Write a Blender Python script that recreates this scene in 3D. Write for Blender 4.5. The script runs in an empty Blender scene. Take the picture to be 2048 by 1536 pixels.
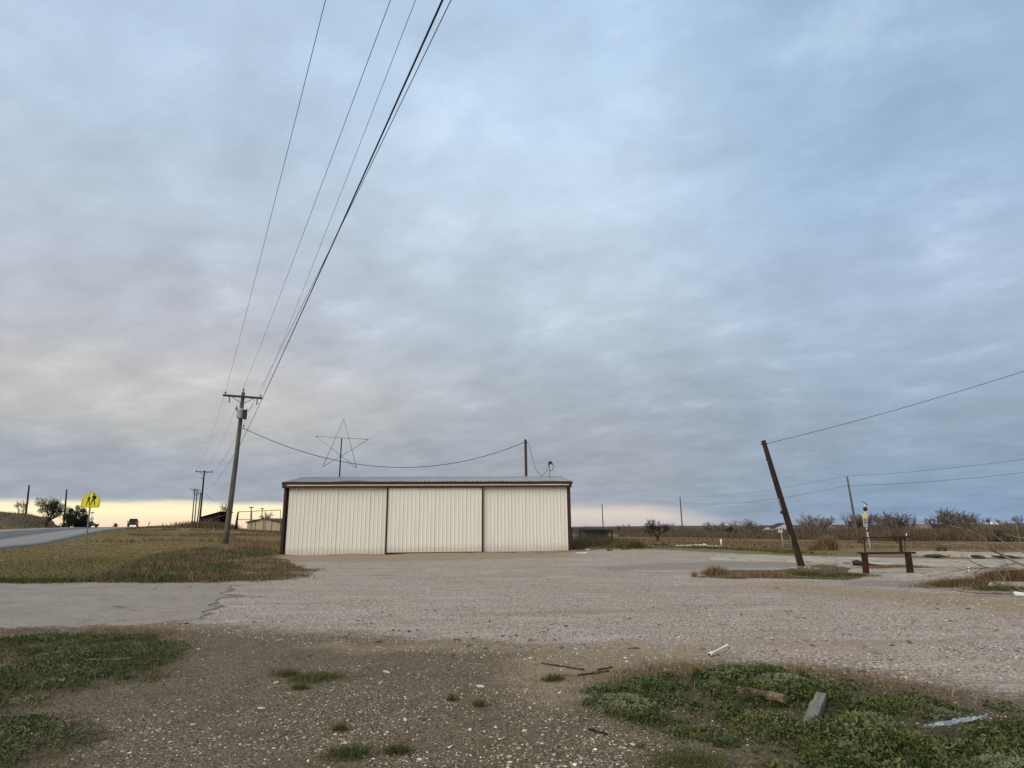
import bpy, math, random
import numpy as np
from mathutils import Matrix, Vector

# ------------------------------------------------------------------ camera
SC = bpy.context.scene
COL = SC.collection
RS = np.random.RandomState(7)
random.seed(7)
EYE = 1.6
FPX = 1250.0                    # focal length in pixels of a 2048 wide picture
PITCH = math.atan(284.0 / FPX)
ROLL = 0.008
cam_d = bpy.data.cameras.new('camera')
cam_d.sensor_width = 36.0
cam_d.lens = 36.0 * FPX / 2048.0
cam_d.clip_start = 0.05
cam_d.clip_end = 8000.0
cam = bpy.data.objects.new('camera', cam_d)
COL.objects.link(cam)
CM = Matrix.Translation((0, 0, EYE)) @ Matrix.Rotation(math.pi / 2 + PITCH, 4, 'X') @ Matrix.Rotation(-ROLL, 4, 'Z')
cam.matrix_world = CM
SC.camera = cam

# ------------------------------------------------------------------ world
SUN_AZ = math.radians(-140.0)    # measured from +Y (view) towards +X
SUN_EL = math.radians(38.0)
world = bpy.data.worlds.new('World')
SC.world = world
world.use_nodes = True


class NT:
    """tiny helper to write node graphs"""

    def __init__(self, tree):
        self.t = tree
        tree.nodes.clear()

    def n(self, kind, **kw):
        nd = self.t.nodes.new(kind)
        for k, v in kw.items():
            setattr(nd, k, v)
        return nd

    def link(self, a, b):
        self.t.links.new(a, b)

    def put(self, sock, v):
        if isinstance(v, bpy.types.NodeSocket):
            self.link(v, sock)
        elif v is not None:
            if hasattr(sock.default_value, '__len__'):
                if not hasattr(v, '__len__'):
                    v = (v, v, v)
                v = tuple(v)
                if len(sock.default_value) == 4 and len(v) == 3:
                    v = v + (1.0,)
            sock.default_value = v

    def m(self, op, a, b=None, c=None, clamp=False):
        nd = self.n('ShaderNodeMath', operation=op, use_clamp=clamp)
        self.put(nd.inputs[0], a)
        if b is not None:
            self.put(nd.inputs[1], b)
        if c is not None:
            self.put(nd.inputs[2], c)
        return nd.outputs[0]

    def vm(self, op, a, b=None):
        nd = self.n('ShaderNodeVectorMath', operation=op)
        self.put(nd.inputs[0], a)
        if b is not None:
            self.put(nd.inputs[1], b)
        return nd.outputs[0]

    def mix(self, f, a, b, mode='MIX'):
        nd = self.n('ShaderNodeMix', data_type='RGBA', blend_type=mode)
        self.put(nd.inputs[0], f)
        self.put(nd.inputs[6], a)
        self.put(nd.inputs[7], b)
        return nd.outputs[2]

    def noise(self, vec, scale, detail=4, rough=0.55, dist=0.0):
        nd = self.n('ShaderNodeTexNoise')
        self.put(nd.inputs['Vector'], vec)
        nd.inputs['Scale'].default_value = scale
        nd.inputs['Detail'].default_value = detail
        nd.inputs['Roughness'].default_value = rough
        nd.inputs['Distortion'].default_value = dist
        return nd.outputs[0]

    def voro(self, vec, scale, feature='F1', out=0):
        nd = self.n('ShaderNodeTexVoronoi', feature=feature)
        self.put(nd.inputs['Vector'], vec)
        nd.inputs['Scale'].default_value = scale
        return nd.outputs[out]

    def ramp(self, f, stops, interp='LINEAR'):
        nd = self.n('ShaderNodeValToRGB')
        r = nd.color_ramp
        r.interpolation = interp
        while len(r.elements) < len(stops):
            r.elements.new(0.5)
        for e, (p, c) in zip(r.elements, stops):
            e.position = p
            e.color = (c, c, c, 1) if not hasattr(c, '__len__') else tuple(c) + ((1,) if len(c) == 3 else ())
        self.put(nd.inputs[0], f)
        return nd.outputs[0]

    def step(self, f, a, b):
        nd = self.n('ShaderNodeMapRange', interpolation_type='SMOOTHSTEP')
        self.put(nd.inputs[0], f)
        nd.inputs[1].default_value = a
        nd.inputs[2].default_value = b
        return nd.outputs[0]

    def comb(self, x, y, z):
        nd = self.n('ShaderNodeCombineXYZ')
        for i, v in enumerate((x, y, z)):
            self.put(nd.inputs[i], v)
        return nd.outputs[0]

    def sep(self, v):
        nd = self.n('ShaderNodeSeparateXYZ')
        self.put(nd.inputs[0], v)
        return nd.outputs


def lin(*rgb):
    out = []
    for c in rgb:
        c = c / 255.0
        out.append(c / 12.92 if c <= 0.04045 else ((c + 0.055) / 1.055) ** 2.4)
    return tuple(out)


def build_world():
    w = NT(world.node_tree)
    out = w.n('ShaderNodeOutputWorld')
    bg = w.n('ShaderNodeBackground')
    bg.inputs['Strength'].default_value = 0.1
    w.link(bg.outputs[0], out.inputs[0])
    sky = w.n('ShaderNodeTexSky', sky_type='NISHITA')
    sky.sun_disc = False
    sky.sun_elevation = SUN_EL
    sky.sun_rotation = SUN_AZ
    sky.altitude = 200
    sky.air_density = 1.0
    sky.dust_density = 2.0
    tc = w.n('ShaderNodeTexCoord')
    d = w.vm('NORMALIZE', tc.outputs['Generated'])
    x, y, z = w.sep(d)
    zc = w.m('MAXIMUM', z, 0.0)
    hyp = w.m('SQRT', w.m('ADD', w.m('ADD', w.m('MULTIPLY', x, x), w.m('MULTIPLY', y, y)), 1e-6))
    side = w.m('DIVIDE', x, hyp)
    # cloud deck: the direction carried up to a flat layer
    den = w.m('ADD', zc, 0.22)
    p = w.comb(w.m('DIVIDE', x, den), w.m('DIVIDE', y, den), 0.0)
    rot = w.n('ShaderNodeVectorRotate', rotation_type='Z_AXIS')
    w.put(rot.inputs['Vector'], p)
    rot.inputs['Angle'].default_value = math.radians(24)
    p = w.vm('MULTIPLY', rot.outputs[0], (0.78, 1.0, 1.0))
    p = w.vm('ADD', p, (3.3, 1.7, 0.0))
    big = w.noise(p, 0.85, 3, 0.5, 0.25)
    mid = w.noise(p, 4.0, 6, 0.58, 0.15)
    fine = w.noise(p, 9.0, 6, 0.58, 0.2)
    t = w.m('SQRT', zc)
    tt = w.m('ADD', t, w.m('MULTIPLY', w.m('SUBTRACT', big, 0.5), 0.14))
    left = w.ramp(tt, [(0.0, lin(158, 164, 172)), (0.22, lin(152, 160, 171)), (0.30, lin(150, 158, 170)),
                       (0.385, lin(175, 175, 175)), (0.46, lin(189, 187, 186)), (0.53, lin(176, 180, 188)),
                       (0.66, lin(178, 192, 208)), (0.84, lin(175, 197, 220)), (1.0, lin(176, 200, 224))])
    cent = w.ramp(tt, [(0.0, lin(150, 156, 166)), (0.22, lin(148, 156, 167)), (0.30, lin(148, 154, 163)),
                       (0.385, lin(154, 163, 173)), (0.46, lin(162, 173, 184)), (0.56, lin(178, 193, 206)),
                       (0.70, lin(192, 212, 231)), (0.84, lin(174, 200, 226)), (1.0, lin(170, 198, 226))])
    right = w.ramp(tt, [(0.0, lin(126, 150, 182)), (0.17, lin(124, 148, 176)), (0.26, lin(128, 150, 172)),
                        (0.34, lin(134, 152, 171)), (0.42, lin(144, 163, 182)), (0.53, lin(162, 182, 204)),
                        (0.64, lin(156, 180, 206)), (0.84, lin(148, 176, 202)), (1.0, lin(154, 182, 208))])
    c = w.mix(w.step(side, -0.45, 0.12), left, cent)
    c = w.mix(w.step(side, 0.12, 0.55), c, right)
    # mottling of the deck
    amp = w.m('ADD', 0.71, w.m('MULTIPLY', mid, 0.58))
    amp = w.m('MULTIPLY', amp, w.m('ADD', 0.86, w.m('MULTIPLY', fine, 0.28)))
    c = w.mix(1.0, c, w.comb(amp, amp, amp), 'MULTIPLY')
    # warmer grey in the thicker rolls
    c = w.mix(w.m('MULTIPLY', w.step(big, 0.62, 0.42), 0.09), c, lin(178, 176, 188))
    # bright puffs
    puff = w.m('MULTIPLY', w.step(mid, 0.56, 0.74), w.step(zc, 0.05, 0.3))
    c = w.mix(w.m('MULTIPLY', puff, 0.25), c, lin(212, 226, 240))
    # the clear gap under the deck along the horizon, warm towards the left
    wob = w.noise(w.comb(w.m('MULTIPLY', side, 9.0), w.m('MULTIPLY', zc, 60.0), 0.0), 1.0, 5, 0.6)
    gl = w.ramp(w.m('MULTIPLY', w.m('ADD', zc, w.m('MULTIPLY', w.m('SUBTRACT', wob, 0.5), 0.005)), 20.0),
                [(0.0, lin(240, 208, 186)), (0.25, lin(248, 224, 190)), (0.5, lin(253, 240, 196)), (0.7, lin(240, 230, 198)), (1.0, lin(215, 212, 200))])
    gr = w.ramp(w.m('MULTIPLY', zc, 20.0), [(0.0, lin(190, 182, 186)), (0.3, lin(208, 196, 188)), (0.55, lin(214, 203, 193)), (1.0, lin(192, 190, 188))])
    gap = w.mix(w.step(side, -0.25, 0.1), gl, gr)
    # height of the deck's lower edge falls towards the right
    edge = w.m('ADD', w.m('SUBTRACT', 0.037, w.m('MULTIPLY', w.step(side, -0.55, 0.12), 0.008)), w.m('MULTIPLY', w.m('SUBTRACT', wob, 0.5), 0.016))
    edge = w.m('SUBTRACT', edge, w.m('MULTIPLY', w.step(side, 0.16, 0.42), 0.038))
    g = w.m('SUBTRACT', zc, edge)
    soft = w.m('ADD', 0.0055, w.m('MULTIPLY', w.step(side, -0.2, 0.15), 0.007))
    gfac = w.step(w.m('DIVIDE', g, soft), 1.0, -1.0)
    gfac = w.m('MULTIPLY', gfac, w.step(side, 0.42, 0.22))
    c = w.mix(gfac, c, gap)
    c = w.mix(1.0, c, (8.55, 8.55, 8.5), 'MULTIPLY')
    fin = w.mix(0.95, sky.outputs[0], c)
    w.link(fin, bg.inputs['Color'])


build_world()

sun_d = bpy.data.lights.new('sun', 'SUN')
sun_d.energy = 1.5
sun_d.angle = math.radians(55)
sun_d.color = (1.0, 0.87, 0.70)
sun = bpy.data.objects.new('sun', sun_d)
sd = Vector((math.sin(SUN_AZ) * math.cos(SUN_EL), math.cos(SUN_AZ) * math.cos(SUN_EL), math.sin(SUN_EL)))
sun.rotation_euler = sd.to_track_quat('Z', 'Y').to_euler()
sun.location = sd * 50
COL.objects.link(sun)

SC.view_settings.view_transform = 'Standard'
SC.view_settings.look = 'None'
SC.view_settings.exposure = 0.42
SC.view_settings.gamma = 1.0
SC.view_settings.use_curve_mapping = False

# ------------------------------------------------------------------ terrain
R3 = np.array(CM.to_3x3())


def ray(px, py):
    v = np.array([(px - 1024.0) / FPX, (768.0 - py) / FPX, -1.0])
    return R3 @ v


def at(px, py, Y):
    """world point seen at photo position px,py and lying Y metres ahead"""
    r = ray(px, py)
    return np.array([0, 0, EYE]) + r * (Y / r[1])


def _rs(E, n):
    L = np.concatenate([[0], np.cumsum(np.linalg.norm(np.diff(E[:, :2], axis=0), axis=1))])
    t = np.linspace(0, L[-1], n)
    return np.stack([np.interp(t, L, E[:, k]) for k in range(E.shape[1])], 1)


def smooth_line(E, n):
    q = _rs(E, n)
    for _ in range(int(n * 0.25)):
        q[1:-1] = q[1:-1] * 0.5 + (q[:-2] + q[2:]) * 0.25
    return q


roadN = np.array([at(px, py, Y) for px, py, Y in [(-800, 1290, 14), (-350, 1160, 24), (0, 1095, 34), (135, 1075, 43), (174, 1069, 49), (225, 1059, 80), (272, 1054, 140)]]
                 + [np.array((-128.0, 200.0, 1.7)), np.array((-215.0, 300.0, -1.5))])
rn3 = smooth_line(roadN, 160)
rn = rn3[:, :2]
_dr = np.gradient(rn, axis=0)
_dr /= np.linalg.norm(_dr, axis=1)[:, None]
_nl = np.stack([-_dr[:, 1], _dr[:, 0]], 1)
ROADW = 11.5
rf = rn + _nl * ROADW
CTRL = []
for _k in range(30, 160, 8):
    for _w in (0.0, 0.5, 1.0, 1.12):
        _p = rn[_k] + _nl[_k] * ROADW * _w
        CTRL.append((_p[0], _p[1], rn3[_k, 2]))
for yy in (1.5, 3, 5, 8, 12, 18, 24, 30, 37):
    for k in (-0.75, -0.45, -0.2, 0.05, 0.3, 0.55, 0.8):
        if yy >= 24 and k < -0.4:
            continue
        if yy >= 30 and k < -0.3:
            continue
        CTRL.append((k * yy, yy, 0.0))
for px, py, Y in [
    # road, left
    # bank beyond it
    (-60, 1026, 104), (0, 1027, 110), (60, 1028, 122), (105, 1031, 136), (140, 1044, 152), (-60, 1044, 92), (0, 1043, 98), (60, 1043, 114), (105, 1045, 130),
    # foot of the shed
    (563, 1109, 38.0), (700, 1107, 38.3), (850, 1105, 38.7), (1000, 1104, 39), (1141, 1103, 39.3), (600, 1108, 44), (1130, 1096, 46), (520, 1112, 35),
    # verge and field left of the shed
    (170, 1096, 40), (300, 1086, 42), (450, 1087, 40), (540, 1092, 42), (330, 1054.5, 125), (398, 1050, 108), (440, 1055, 100),
    (520, 1063, 110), (560, 1064, 90), (420, 1070, 62), (350, 1120, 27), (480, 1118, 30), (200, 1135, 24),
    # field right of the shed
    (1150, 1092, 46), (1220, 1081, 68), (1310, 1083, 68), (1300, 1077, 105), (1250, 1072, 150), (1450, 1074, 150), (1600, 1078, 150),
    (1400, 1092, 46), (1560, 1100, 42), (1713, 1087, 80), (1950, 1096, 62), (1860, 1100, 50), (2048, 1090, 80), (2048, 1112, 38),
    (1800, 1080, 150), (2048, 1082, 140),
    # far
    (1600, 1062, 420), (1800, 1056, 450), (1900, 1051, 450), (2048, 1046, 450), (2048, 1058, 300), (1800, 1068, 260), (1250, 1062, 420),
    (900, 1062, 300), (600, 1062, 300), (500, 1064, 200),
]:
    CTRL.append(tuple(at(px, py, Y)))
CTRL += [(-150, 230, 1.2), (-230, 330, -2.0), (-90, 230, 0.9), (-330, 250, 1.0), (-180, 160, 2.5)]
for k in (-0.8, -0.4, 0.0, 0.4, 0.8):
    CTRL.append((k * 1500, 1500, -4.0 if k < 0.5 else -1.0))
    CTRL.append((k * 4000, 4000, -8.0))
    CTRL.append((k * 1.0, 1.0, 0.0))
CTRL = np.array(CTRL)


def _uv(x, y):
    r = np.sqrt(x * x + y * y) + 1e-6
    th = np.clip(np.arctan2(x, y), -0.86, 0.86)
    return np.stack([th * 2.6, np.log(np.maximum(r, 1.0)) * 1.0], -1)


_cu = _uv(CTRL[:, 0], CTRL[:, 1])


def _phi(r):
    return r


_D = np.sqrt(((_cu[:, None] - _cu[None]) ** 2).sum(-1))
_n = len(_cu)
_A = np.zeros((_n + 1, _n + 1))
_A[:_n, :_n] = _phi(_D) - np.eye(_n) * 0.004
_A[:_n, _n] = 1
_A[_n, :_n] = 1
_b = np.zeros(_n + 1)
_b[:_n] = CTRL[:, 2]
_wts = np.linalg.solve(_A, _b)


def smooth(a, b, v):
    t = np.clip((v - a) / (b - a), 0, 1)
    return t * t * (3 - 2 * t)


def terrain(x, y):
    x = np.atleast_1d(np.asarray(x, float))
    y = np.atleast_1d(np.asarray(y, float))
    out = np.empty(len(x))
    for s in range(0, len(x), 20000):
        xx, yy = x[s:s + 20000], y[s:s + 20000]
        u = _uv(xx, yy)
        d = np.sqrt(((u[:, None] - _cu[None]) ** 2).sum(-1))
        h = _phi(d) @ _wts[:_n] + _wts[_n]
        r = np.sqrt(xx * xx + yy * yy)
        th = np.abs(np.arctan2(xx, yy))
        h *= 1 - smooth(1.3, 2.4, th)
        h *= smooth(1.0, 22.0, r) * 0.9 + 0.1
        # the road's bed is level from side to side
        near = (xx < 0) & (yy > 10) & (yy < 300)
        if near.any():
            c = rn[::2] + _nl[::2] * ROADW * 0.5
            q = np.stack([xx[near], yy[near]], 1)
            dd = np.sqrt(((q[:, None] - c[None]) ** 2).sum(-1))
            dm = dd.min(1)
            ww = np.exp(-(dd ** 2 - dm[:, None] ** 2) / 60.0)
            zr = (ww * rn3[::2, 2][None]).sum(1) / ww.sum(1)
            wgt = smooth(ROADW * 0.5 + 4.5, ROADW * 0.5 + 1.2, dm) * smooth(30, 60, yy[near])
            h[near] = h[near] * (1 - wgt) + zr * wgt
        # small unevenness
        h += 0.012 * (np.sin(xx * 2.1 + 0.7 * yy) * np.cos(yy * 1.7 - xx * 0.6) + 0.6 * np.sin(xx * 4.3 + 1.3) * np.sin(yy * 3.9 + xx))
        h += 0.05 * smooth(40, 90, r) * np.sin(xx * 0.23) * np.cos(yy * 0.19)
        out[s:s + 20000] = h
    return out


def tz(x, y):
    return float(terrain([x], [y])[0])


_steps = np.concatenate([np.geomspace(2.0, 60, 420), np.geomspace(60.2, 1800, 420)])


def G(px, py):
    """ground point seen at photo position px,py"""
    r = ray(px, py)
    r = r / math.hypot(r[0], r[1])
    P = np.array([0, 0, EYE])[None] + r[None] * _steps[:, None]
    h = terrain(P[:, 0], P[:, 1])
    below = np.nonzero(P[:, 2] < h)[0]
    if len(below) == 0:
        i = len(_steps) - 1
        return np.array([P[i, 0], P[i, 1], h[i]])
    i = max(int(below[0]), 1)
    a = P[i - 1, 2] - h[i - 1]
    b = P[i, 2] - h[i]
    t = a / (a - b + 1e-9)
    q = P[i - 1] * (1 - t) + P[i] * t
    return np.array([q[0], q[1], tz(q[0], q[1])])


def onground(px, Y):
    """ground point Y metres ahead in the photo's column px (at the horizon row)"""
    q = at(px, 1052, Y)
    return np.array([q[0], q[1], tz(q[0], q[1])])

# ------------------------------------------------------------------ materials
MATS = {}


def mat(name, c1, c2=None, scale=3.0, rough=0.8, bump=0.0, stretch=(1, 1, 1), metal=0.0, spec=0.3, c3=None, detail=5, bscale=None, local=True, var=None, splash=False):
    if name in MATS:
        return MATS[name]
    m = bpy.data.materials.new(name)
    m.use_nodes = True
    w = NT(m.node_tree)
    out = w.n('ShaderNodeOutputMaterial')
    b = w.n('ShaderNodeBsdfPrincipled')
    w.link(b.outputs[0], out.inputs[0])
    if local:
        v = w.n('ShaderNodeTexCoord').outputs['Object']
    else:
        v = w.n('ShaderNodeNewGeometry').outputs['Position']
    v = w.vm('MULTIPLY', v, stretch)
    c2 = c2 or tuple(x * 0.75 for x in c1)
    f = w.noise(v, scale, detail, 0.6)
    col = w.mix(w.step(f, 0.32, 0.68), c1, c2)
    if c3:
        f3 = w.noise(w.vm('ADD', v, (9.1, 3.7, 5.5)), scale * 0.37, 6, 0.65)
        col = w.mix(w.step(f3, 0.52, 0.66), col, c3)
    if var:
        at_ = w.n('ShaderNodeAttribute', attribute_name='var')
        col = w.mix(at_.outputs['Fac'], col, var)
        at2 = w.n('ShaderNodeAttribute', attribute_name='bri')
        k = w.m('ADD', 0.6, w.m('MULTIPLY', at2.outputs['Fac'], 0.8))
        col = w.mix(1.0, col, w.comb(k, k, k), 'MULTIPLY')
    if splash:
        # mud thrown up along the foot, thin runs below the rail
        ov = w.n('ShaderNodeTexCoord').outputs['Object']
        gp = w.n('ShaderNodeNewGeometry').outputs['Position']
        oz = w.sep(ov)[2]
        nn = w.noise(w.vm('MULTIPLY', gp, (2.2, 2.2, 5.0)), 1.6, 6, 0.65)
        lo = w.m('SUBTRACT', w.m('ADD', 0.10, w.m('MULTIPLY', nn, 0.75)), oz)
        col = w.mix(w.m('MULTIPLY', w.step(lo, -0.05, 0.45), 0.4), col, (0.40, 0.33, 0.24))
        run = w.noise(w.vm('MULTIPLY', gp, (5.0, 5.0, 0.22)), 1.3, 5, 0.6)
        col = w.mix(w.m('MULTIPLY', w.step(run, 0.58, 0.72), 0.35), col, (0.56, 0.49, 0.36))
    w.put(b.inputs['Base Color'], col)
    b.inputs['Roughness'].default_value = rough
    b.inputs['Metallic'].default_value = metal
    b.inputs['Specular IOR Level'].default_value = spec
    if bump:
        bp = w.n('ShaderNodeBump')
        bp.inputs['Strength'].default_value = 1.0
        bp.inputs['Distance'].default_value = bump
        w.put(bp.inputs['Height'], w.noise(v, bscale or scale * 2.5, 5, 0.6))
        w.link(bp.outputs[0], b.inputs['Normal'])
    MATS[name] = m
    return m


M_cream = mat('cream_metal', (0.86, 0.825, 0.72), (0.81, 0.775, 0.67), 0.8, 0.5, stretch=(1.6, 1.6, 0.25), c3=(0.75, 0.71, 0.60), splash=True)
M_brown = mat('brown_trim', (0.066, 0.022, 0.016), (0.045, 0.017, 0.013), 4, 0.6)
M_pinkish = mat('faded_trim', (0.68, 0.55, 0.43), (0.58, 0.46, 0.35), 2, 0.6)
M_galv = mat('galvanised_roof', (0.37, 0.375, 0.35), (0.30, 0.305, 0.285), 1.2, 0.5, stretch=(2, 0.4, 1), metal=0.25, c3=(0.30, 0.30, 0.28))
M_conc = mat('concrete', (0.40, 0.37, 0.33), (0.30, 0.275, 0.24), 0.9, 0.9, bump=0.004, c3=(0.20, 0.165, 0.125), local=False, bscale=18)
M_stain = mat('stained_concrete', (0.30, 0.24, 0.185), (0.21, 0.155, 0.11), 1.4, 0.9, bump=0.004, c3=(0.11, 0.065, 0.04), local=False, bscale=18)
M_polewood = mat('grey_pole_wood', (0.155, 0.145, 0.105), (0.085, 0.085, 0.065), 9, 0.9, bump=0.012, stretch=(2, 2, 0.12), c3=(0.06, 0.05, 0.035))
M_darkwood = mat('dark_pole_wood', (0.042, 0.026, 0.018), (0.022, 0.015, 0.012), 9, 0.9, bump=0.012, stretch=(2, 2, 0.12), c3=(0.075, 0.052, 0.036))
M_farwood = mat('far_pole_wood', (0.05, 0.038, 0.032), (0.03, 0.024, 0.02), 5, 0.9, stretch=(2, 2, 0.12))
M_armwood = mat('crossarm_wood', (0.10, 0.055, 0.045), (0.06, 0.035, 0.03), 8, 0.85, bump=0.006)
M_steel = mat('grey_steel', (0.30, 0.30, 0.30), (0.22, 0.22, 0.22), 5, 0.45, metal=0.6)
M_darksteel = mat('dark_steel', (0.035, 0.033, 0.035), (0.02, 0.02, 0.022), 5, 0.6, metal=0.2)
M_xfmr = mat('pale_grey_paint', (0.55, 0.56, 0.53), (0.45, 0.45, 0.43), 3, 0.45, c3=(0.33, 0.30, 0.26))
M_black = mat('black_plastic', (0.012, 0.012, 0.013), (0.02, 0.02, 0.02), 6, 0.45)
M_wire = mat('wire_metal', (0.05, 0.05, 0.055), (0.035, 0.035, 0.04), 6, 0.6)
M_cable = mat('black_cable', (0.012, 0.012, 0.014), (0.02, 0.02, 0.02), 6, 0.6)
M_porc = mat('brown_porcelain', (0.09, 0.08, 0.085), (0.05, 0.045, 0.045), 6, 0.25, spec=0.6)
M_yellow = mat('fluorescent_yellow', (0.83, 0.80, 0.015), (0.76, 0.70, 0.012), 2, 0.4)
M_print = mat('black_print', (0.012, 0.012, 0.010), (0.018, 0.017, 0.012), 4, 0.5)
M_post = mat('galvanised_post', (0.22, 0.21, 0.17), (0.16, 0.15, 0.12), 5, 0.55, metal=0.4)
M_rust = mat('rusted_steel', (0.064, 0.019, 0.012), (0.036, 0.013, 0.010), 6, 0.85, bump=0.004, c3=(0.028, 0.014, 0.012))
M_white = mat('white_paint', (0.82, 0.82, 0.79), (0.74, 0.74, 0.70), 3, 0.5, c3=(0.62, 0.60, 0.54))
M_pvc = mat('white_plastic', (0.80, 0.80, 0.76), (0.72, 0.72, 0.66), 5, 0.35)
M_bark = mat('bare_bark', (0.20, 0.165, 0.135), (0.135, 0.11, 0.09), 4, 0.95)
M_bark2 = mat('dark_bark', (0.05, 0.042, 0.036), (0.032, 0.027, 0.024), 4, 0.95)
M_twig = mat('pale_dead_wood', (0.31, 0.255, 0.185), (0.18, 0.145, 0.105), 6, 0.9, bump=0.003, c3=(0.12, 0.095, 0.07))
M_oldlog = mat('rotten_wood', (0.26, 0.18, 0.12), (0.07, 0.042, 0.028), 14, 0.95, bump=0.012, stretch=(0.2, 2, 2), c3=(0.04, 0.026, 0.02))
M_block = mat('weathered_timber', (0.25, 0.225, 0.18), (0.12, 0.108, 0.086), 12, 0.9, bump=0.006, stretch=(3, 0.25, 3), c3=(0.19, 0.185, 0.17))
M_foil = mat('crumpled_foil_plastic', (0.50, 0.52, 0.53), (0.26, 0.28, 0.30), 9, 0.16, bump=0.02, metal=0.35, spec=0.7)
M_stone = mat('pale_limestone', (0.68, 0.60, 0.46), (0.48, 0.40, 0.29), 9, 0.9, local=False, var=(0.22, 0.17, 0.12))
M_gravelstone = mat('grey_gravel_stone', (0.60, 0.52, 0.435), (0.41, 0.34, 0.275), 9, 0.9, local=False, var=(0.17, 0.13, 0.105))
M_clod = mat('soil_clod', (0.13, 0.10, 0.075), (0.085, 0.066, 0.05), 9, 0.95, local=False, var=(0.05, 0.04, 0.03))
M_leaf = mat('weed_leaf', (0.062, 0.085, 0.013), (0.035, 0.055, 0.009), 3, 0.7, local=False, var=(0.12, 0.125, 0.045))
M_leaf2 = mat('weed_leaf_greyish', (0.20, 0.20, 0.105), (0.12, 0.13, 0.06), 3, 0.7, local=False, var=(0.05, 0.068, 0.016))
M_grassg = mat('green_grass_blade', (0.05, 0.072, 0.011), (0.032, 0.05, 0.008), 2, 0.75, local=False, var=(0.16, 0.135, 0.04))
M_grassd = mat('dry_grass_blade', (0.26, 0.195, 0.105), (0.17, 0.125, 0.065), 2, 0.85, local=False, var=(0.115, 0.062, 0.03))
M_lawn = mat('lawn_blade', (0.29, 0.215, 0.08), (0.20, 0.155, 0.053), 0.5, 0.85, local=False, var=(0.12, 0.115, 0.026))
M_rustgrass = mat('russet_grass', (0.21, 0.115, 0.058), (0.13, 0.07, 0.038), 3, 0.9, local=False, var=(0.30, 0.22, 0.125))
M_brush = mat('winter_brush', (0.09, 0.068, 0.05), (0.055, 0.042, 0.033), 0.3, 0.95, local=False, var=(0.17, 0.13, 0.085))
M_everg = mat('evergreen_foliage', (0.022, 0.030, 0.013), (0.014, 0.02, 0.01), 2, 0.85, var=(0.04, 0.042, 0.02))
M_oakleaf = mat('dull_oak_foliage', (0.05, 0.048, 0.03), (0.035, 0.034, 0.022), 2, 0.85, var=(0.07, 0.06, 0.04))
M_glass = mat('vehicle_glass', (0.018, 0.018, 0.02), (0.025, 0.025, 0.027), 2, 0.35, spec=0.12)
M_carpaint = mat('dark_vehicle_paint', (0.018, 0.015, 0.016), (0.022, 0.018, 0.018), 2, 0.25, spec=0.5)
M_tyre = mat('tyre_rubber', (0.012, 0.012, 0.012), (0.018, 0.018, 0.018), 6, 0.85)
M_lamp = mat('lamp_lens', (0.30, 0.03, 0.02), (0.25, 0.02, 0.02), 6, 0.25)
M_barn = mat('tan_metal_siding', (0.50, 0.42, 0.27), (0.44, 0.37, 0.24), 0.7, 0.6)
M_barnroof = mat('dark_brown_roof', (0.07, 0.04, 0.032), (0.05, 0.03, 0.026), 1, 0.7)
M_darkshed = mat('blackened_boards', (0.020, 0.016, 0.015), (0.035, 0.028, 0.025), 4, 0.9)
M_housewhite = mat('white_house_paint', (0.62, 0.60, 0.57), (0.52, 0.50, 0.47), 0.6, 0.8)
M_houseroof = mat('dark_shingle', (0.045, 0.04, 0.04), (0.03, 0.028, 0.028), 1.5, 0.9)
M_window = mat('dark_window', (0.03, 0.034, 0.04), (0.04, 0.045, 0.05), 1, 0.15, spec=0.6)
M_tanbuild = mat('tan_building', (0.33, 0.25, 0.19), (0.27, 0.2, 0.155), 0.5, 0.85)
M_solar = mat('solar_panel', (0.03, 0.045, 0.08), (0.04, 0.055, 0.09), 5, 0.2, spec=0.6)
M_amber = mat('amber_beacon', (0.02, 0.017, 0.014), (0.06, 0.045, 0.02), 4, 0.4)
M_rubber = mat('old_rubber', (0.02, 0.019, 0.018), (0.04, 0.035, 0.03), 6, 0.85)


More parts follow.
